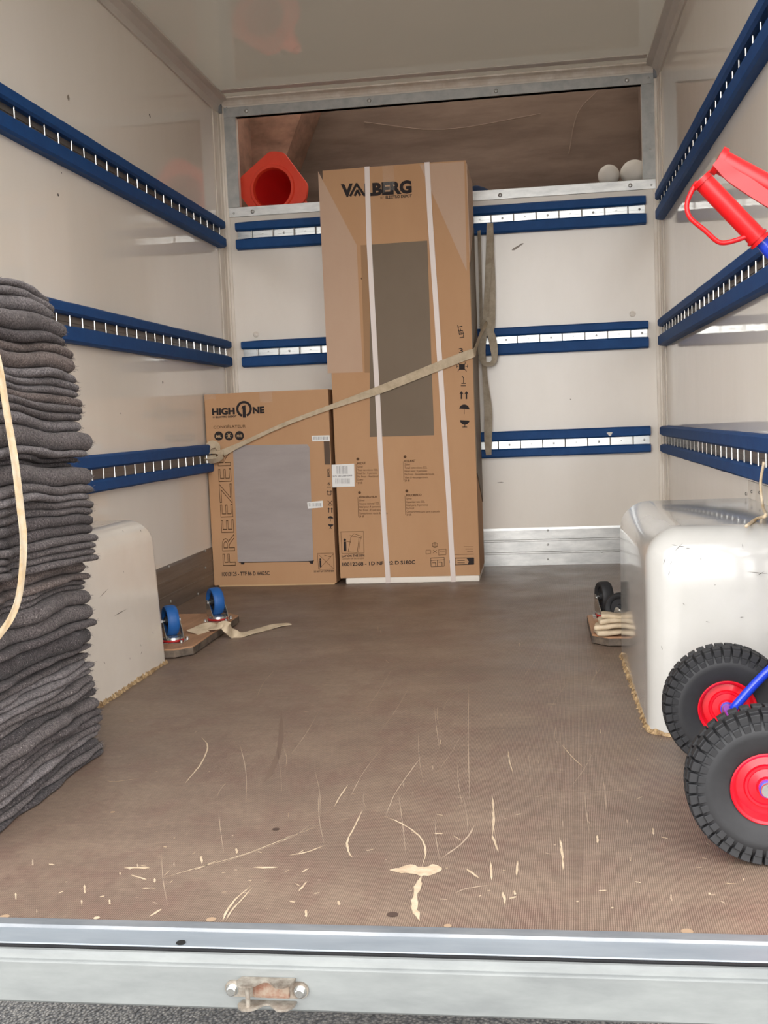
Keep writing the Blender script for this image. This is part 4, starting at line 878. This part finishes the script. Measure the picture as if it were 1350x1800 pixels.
# ---------------------------------------------------------------- blanket stack
SEP = [(78, 529), (95, 540), (98, 553), (110, 573), (125, 600), (118, 618.5), (127, 634), (140, 661), (132, 677), (140, 701), (141, 716), (152, 741), (148, 761), (160, 793), (140, 806), (137, 814), (138, 823), (163, 853), (171, 868), (157, 881), (165, 907), (173, 939), (171, 952), (179, 973), (158, 985), (170, 1006), (152, 1018), (167, 1036), (168, 1060), (168, 1087), (156, 1100), (168, 1129), (149, 1137), (155, 1145), (159, 1154), (162, 1163), (160, 1173), (166, 1183), (171, 1195), (166, 1207), (169, 1222), (180, 1243), (173, 1255), (178, 1267), (181, 1279), (180, 1291), (181, 1302), (182, 1312), (186, 1323)]
YF, YN = -2.806, -3.44
ORD = ['topmost', 'second', 'third', 'fourth', 'fifth', 'sixth', 'seventh', 'eighth', 'ninth', 'tenth', 'eleventh', 'twelfth', 'thirteenth', 'fourteenth', 'fifteenth', 'sixteenth', 'seventeenth', 'eighteenth', 'nineteenth', 'twentieth']
TENS = {2: 'twenty', 3: 'thirty', 4: 'forty'}
def ordn(n):
    if n <= 20: return ORD[n - 1]
    if n == 30: return 'thirtieth'
    if n == 40: return 'fortieth'
    return TENS[n // 10] + '-' + (['first'] + ORD[1:9])[n % 10 - 1]
nB = len(SEP) - 1
Z = [at(u, v, 1, YF).z for u, v in SEP]; X = [at(u, v, 1, YF).x for u, v in SEP]; Z[-1] = 0.001
thick = [Z[i] - Z[i + 1] for i in range(nB)]
zlev = Z
rb = random.Random(11)
def sag(zf, y):
    """height field shared by all layers: drooping far end, pinch under the strap, uneven compression"""
    s = max(0, (y - (YF - .16)) / .16); f = zf / Z[0]
    return .022 * f * (1 - s * s) + .010 * f * math.sin((y + 3.1) * 7 + zf * 5) * (1 - s) + .014 * noise.noise(V((y * 5, zf * 9, 2))) * min(1, zf * 6) * min(1, (YF - y) * 8 + .1)
for i in range(nB):
    zt, zb = Z[i], Z[i + 1]; th = zt - zb
    xr = (X[i] if i < nB else X[-1]); xr = max(X[i], X[i + 1]) + .004
    if i in (15, 24, 26, 32): xr -= .012
    bm = bmesh.new(); NY = 34; NS = 12; rings = []
    lobes = 2 if th > .022 and rb.random() < .4 else 1
    for j in range(NY + 1):
        f = j / NY; y = YF + (YN - YF) * f; e = min(1, f / .016, (1 - f) / .016); es = math.sqrt(max(0, 1 - (1 - e) ** 2))
        y += (.040 * noise.noise(V((i * 3.3, 0, 1)))) * (1 - f)
        zt_, zb_ = zt + sag(zt, y), zb + (sag(zb, y) if i < nB - 1 else 0)
        if zb_ < .001: zb_ = .001
        h = (zt_ - zb_); mid = (zt_ + zb_) / 2
        edge = xr - .004 + .018 * noise.noise(V((y * 6, i * 1.7, 4))) + .006 * noise.noise(V((y * 17, i * 2.7, 9))) - (.010 * (1 - es))
        pinch = math.exp(-((y + 3.13) / .05) ** 2) * math.exp(-((mid - .40) / .12) ** 2); edge -= .03 * pinch
        q = []; hh = h / 2 * (.55 + .45 * es)
        r_ = min(h * .75, .019)
        q.append((.045, mid - hh * .9)); q.append((.25, mid - hh)); q.append((edge - r_ * 1.6, mid - hh))
        if lobes == 1:
            for k in range(9): a = -math.pi / 2 + math.pi * k / 8; q.append((edge - r_ + r_ * math.cos(a), mid + hh * .99 * math.sin(a)))
        else:
            for c_ in (-1, 1):
                for k in range(6): a = -math.pi / 2 + math.pi * k / 5; q.append((edge - r_ * .8 + r_ * .8 * math.cos(a) - (.003 if c_ < 0 else 0), mid + c_ * hh * .5 + hh * .5 * math.sin(a)))
        q.append((edge - r_ * 1.6, mid + hh)); q.append((.25, mid + hh)); q.append((.045, mid + hh * .9))
        rings.append([bm.verts.new((x_ + .0014 * noise.noise(V((y * 60, z_ * 120, x_ * 5))), y, max(.0008, z_ + .0010 * noise.noise(V((y * 50, z_ * 90, x_ * 30 + 5)))))) for x_, z_ in q])
    for a, b in zip(rings, rings[1:]):
        for k in range(len(a)): bm.faces.new((a[k], a[(k + 1) % len(a)], b[(k + 1) % len(a)], b[k]))
    bm.faces.new(rings[0][::-1]); bm.faces.new(rings[-1]); bmesh.ops.recalc_face_normals(bm, faces=bm.faces[:])
    mi = rb.choice((0, 0, 1, 1, 3, 4)); 
    if i in (5, 6, 9, 24, 25): mi = 2
    if i in (0, 1, 2, 11, 35): mi = 3
    tone = {0: 'grey', 1: 'dark grey', 2: 'brownish grey', 3: 'pale grey', 4: 'charcoal'}[mi]
    fibres = [(V(rings[j][k].co)) for j in range(1, NY) for k in range(3, len(rings[0]) - 3)]
    ends = [V(rings[0][k].co) for k in range(2, len(rings[0]) - 2)] * 4
    o = obj('moving_blanket', bm, FELT[mi], smooth=4)
    place = 'lowest, lying on the floor' if i == nB - 1 else ('topmost of the stack' if i == 0 else ordn(i + 1) + ' from the top of the stack')
    tag(o, '%s felt moving blanket, folded, %s' % (tone, place), 'blanket', 'folded moving blankets in the left stack')
    bm = bmesh.new()
    for k in range(150):
        p = rb.choice(fibres) if k < 105 else rb.choice(ends); j_ = V((rb.uniform(-.002, .002), rb.uniform(-.01, .01), rb.uniform(-.003, .003)))
        d = V((rb.uniform(.2, 1), rb.uniform(-1, 1), rb.uniform(-.8, .8))).normalized() if k < 105 else V((rb.uniform(.1, 1), rb.uniform(.2, 1), rb.uniform(-.8, .6))).normalized()
        ln = rb.uniform(.003, .007) * (1 if k < 105 else 1.7); s = d.cross(V((rb.random(), rb.random(), rb.random()))).normalized() * .00035
        p = p + j_ * (1 if k < 105 else .4) - d * .001; bm.faces.new([bm.verts.new(c) for c in (p - s, p + s, p + d * ln * .6 + V((0, 0, -.0006)) + s * .8, p + d * ln + V((0, 0, -.0012)))])
    fz = obj('fuzz', bm, FELT[3 if k % 2 else mi], o); fz['kind'] = 'stuff'
# strap round the stack
bm = bmesh.new(); xs_ = .487
P = [at(u, v, 0, x_) for u, v, x_ in ((-40, 560, .470), (-15, 600, .475), (0, 650, .478), (14, 735, .486), (27, 820, .496), (36, 890, .500), (41, 960, .502), (36, 1035, .494), (22, 1080, .484), (0, 1115, .476), (-30, 1150, .470), (-60, 1175, .465))]
ribbon(bm, P, [.016, .016, .015, .016, .017, .017, .0165, .015, .014, .013, .014, .014], V((1, -.25, 0)), .002, 8, .0006)
o = obj('blanket_strap', bm, m_strap_l, smooth=1.2); tag(o, 'cream webbing strap hanging slack round the stack of grey blankets', 'strap')

# ---------------------------------------------------------------- hand truck
NEAR, FAR = V((1.738, -3.352, .1165)), V((1.754, -2.905, .1165))
ht = empty('hand_truck', (1.72, -3.12, 0), math.atan2(FAR.y - NEAR.y, FAR.x - NEAR.x) - math.pi / 2)
tag(ht, 'hand truck with red grips, red rims and black pneumatic tyres at the right edge', 'hand truck')
half = (FAR - NEAR).length / 2
def wheel(yc):
    RW, HW = .1165, .036
    prof = []
    # tyre section (radius, axial)
    for k in range(17):
        a = math.pi * k / 16; prof.append((.080 + (RW - .080 - .004) * math.sin(a) ** .8, -HW * math.cos(a)))
    bm = bmesh.new(); lathe(bm, [(.050, -.024)] + prof + [(.050, .024)], 72, Matrix.Rotation(math.radians(90), 4, 'X'), close=True)
    o = obj('wheel', bm, m_black, ht, (0, yc, .1165), smooth=.9)
    # tread: shoulder blocks in two rows on each side plus centre blocks
    bm = bmesh.new(); n = 40
    for k in range(n):
        for side in (-1, 1):
            for (r0, r1, y0, y1, da, hgt) in ((.1100, .1172, .004, .023, .062, 0), (.1035, .1145, .0242, .0325, .062, 0), (.0920, .1022, .0290, .0358, .056, 0)):
                a0 = 2 * math.pi * (k + (.5 if side > 0 else 0)) / n; vs = []
                for aa in (a0 - da, a0 + da):
                    for r, y in ((r0, y0), (r1, y0 + .001), (r1 - .0012, y1), (r0 - .004, y1 - .001)): vs.append(bm.verts.new((r * math.cos(aa), side * y, r * math.sin(aa))))
                for f in ((0, 1, 2, 3), (7, 6, 5, 4), (0, 4, 5, 1), (1, 5, 6, 2), (2, 6, 7, 3), (3, 7, 4, 0)): bm.faces.new([vs[q] for q in f])
    bmesh.ops.recalc_face_normals(bm, faces=bm.faces[:]); bmesh.ops.bevel(bm, geom=bm.edges[:], offset=.0008, segments=1, affect='EDGES')
    tr = obj('tread', bm, m_black, o)
    bm = bmesh.new(); MR = Matrix.Rotation(math.radians(90), 4, 'X')
    rp = [(.012, .024), (.016, .024), (.018, .018), (.030, .016), (.032, .018), (.036, .018), (.038, .014), (.050, .012), (.054, .020), (.056, .030), (.060, .033), (.062, .031), (.060, .026)]
    lathe(bm, [(r * .87, y * .92) for r, y in rp] + [(r * .87, -y * .92) for r, y in rp[::-1]], 56, MR, close=True); obj('rim', bm, m_redrim, o, smooth=.6)
    bm = bmesh.new(); lathe(bm, [(.013, -.030), (.013, .030)], 24, MR); obj('hub', bm, m_bluepaint, o, smooth=.6)
    bm = bmesh.new(); lathe(bm, [(.0105, -.036), (.0115, -.034), (.0115, -.030), (.0115, .030), (.0115, .034), (.0105, .036)], 24, MR); obj('hub_cap', bm, m_chrome, o, smooth=.6)
    return o
wheel(-half); wheel(half)
bm = bmesh.new(); cyl(bm, (0, -half + .03, .118), (0, half - .03, .118), .010, 16); obj('axle', bm, m_bluepaint, ht, smooth=.8)
FX = .125      # uprights this far towards the wall
for s in (-1, 1):
    yo = s * .155; yg = .21 if s > 0 else -.135; dz = 0 if s > 0 else -.040
    # grip with knuckle guard
    inv = ht.rotation_euler.to_matrix().to_4x4().inverted() @ Matrix.Translation(-ht.location)
    if s > 0: g0, g1 = inv @ at(1233, 316, 1, -2.90), inv @ at(1333, 420, 1, -2.90)
    else: g0, g1 = inv @ at(1262, 282, 1, -3.25), inv @ at(1366, 338, 1, -3.25)
    d = (g1 - g0).normalized(); gl = (g1 - g0).length
    bm = bmesh.new(); tube(bm, [(FX + .022, yo, .02), (FX + .020, yo, .25), (FX + .012, yo, .62), (FX + .006, yo * 1.01, .76), g1 + d * .060 + V((.004, 0, -.020)), g1 + d * .025, g1 - d * .01], .0125, 16, 6); obj('upright', bm, m_bluepaint, ht, smooth=4)
    bm = bmesh.new(); tube(bm, [(0, s * (half - .052), .1165), (FX * .5, s * (half - .056), .190), (FX + .015, yo * 1.05, .26)], .0085, 12, 4); obj('brace', bm, m_bluepaint, ht, smooth=4)
    bm = bmesh.new(); tube(bm, [g0, g0 + d * .006, g0 + d * .007, g0 + d * .05, g1 - d * .010, g1 - d * .009, g1 - d * .003, g1 - d * .002, g1 + d * .004, g1 + d * .007], .018, 24, rf=None)
    gr = obj('grip', bm, m_red, ht, smooth=.6)
    bm = bmesh.new(); cyl(bm, g0 - d * .002, g0 + d * .007, .0215, 28); obj('grip_collar', bm, m_red, gr, smooth=.6)
    for q0, q1 in ((-.006, -.001), (.002, .007)): bm = bmesh.new(); cyl(bm, g1 + d * q0, g1 + d * q1, .0205, 28); obj('grip_collar', bm, m_red, gr, smooth=.6)
    if s > 0:
        GP = [inv @ at(u, v, 1, -2.905) for u, v in ((1226, 320), (1218, 332), (1208, 356), (1209, 374), (1217, 387), (1239, 405), (1259, 423), (1273, 427), (1295, 422), (1322, 412))]
        bm = bmesh.new(); tube(bm, GP, .0045, 12, 4)
    else:
        GP = [inv @ at(u, v, 1, -3.268) for u, v in ((1258, 284), (1270, 294), (1288, 310), (1310, 324), (1340, 344), (1368, 362), (1386, 366), (1388, 352))]
        bm = bmesh.new(); ribbon(bm, GP, [.014, .017, .020, .022, .021, .018, .016, .014], [V((-.5, -1, .4))] * 8, .006, 6)
    obj('knuckle_guard', bm, m_red, gr, smooth=.9)
bm = bmesh.new(); tube(bm, [(FX + .007, -.155, .74), (FX - .020, -.13, .74), (FX - .028, .0, .74), (FX - .020, .13, .74), (FX + .007, .155, .74)], .011, 12, 6); obj('cross_bar', bm, m_bluepaint, ht, smooth=4)
for z in (.22, .50): bm = bmesh.new(); cyl(bm, (FX + .014 - .01 * z, -.155, z), (FX + .014 - .01 * z, .155, z), .009, 12); obj('cross_bar', bm, m_bluepaint, ht, smooth=4)
bm = bmesh.new(); box(bm, (FX + .022, -.16, .002), (FX + .072, .16, .010), .002); box(bm, (FX + .020, -.16, .002), (FX + .028, .16, .10), .002); obj('toe_plate', bm, m_bluepaint, ht)
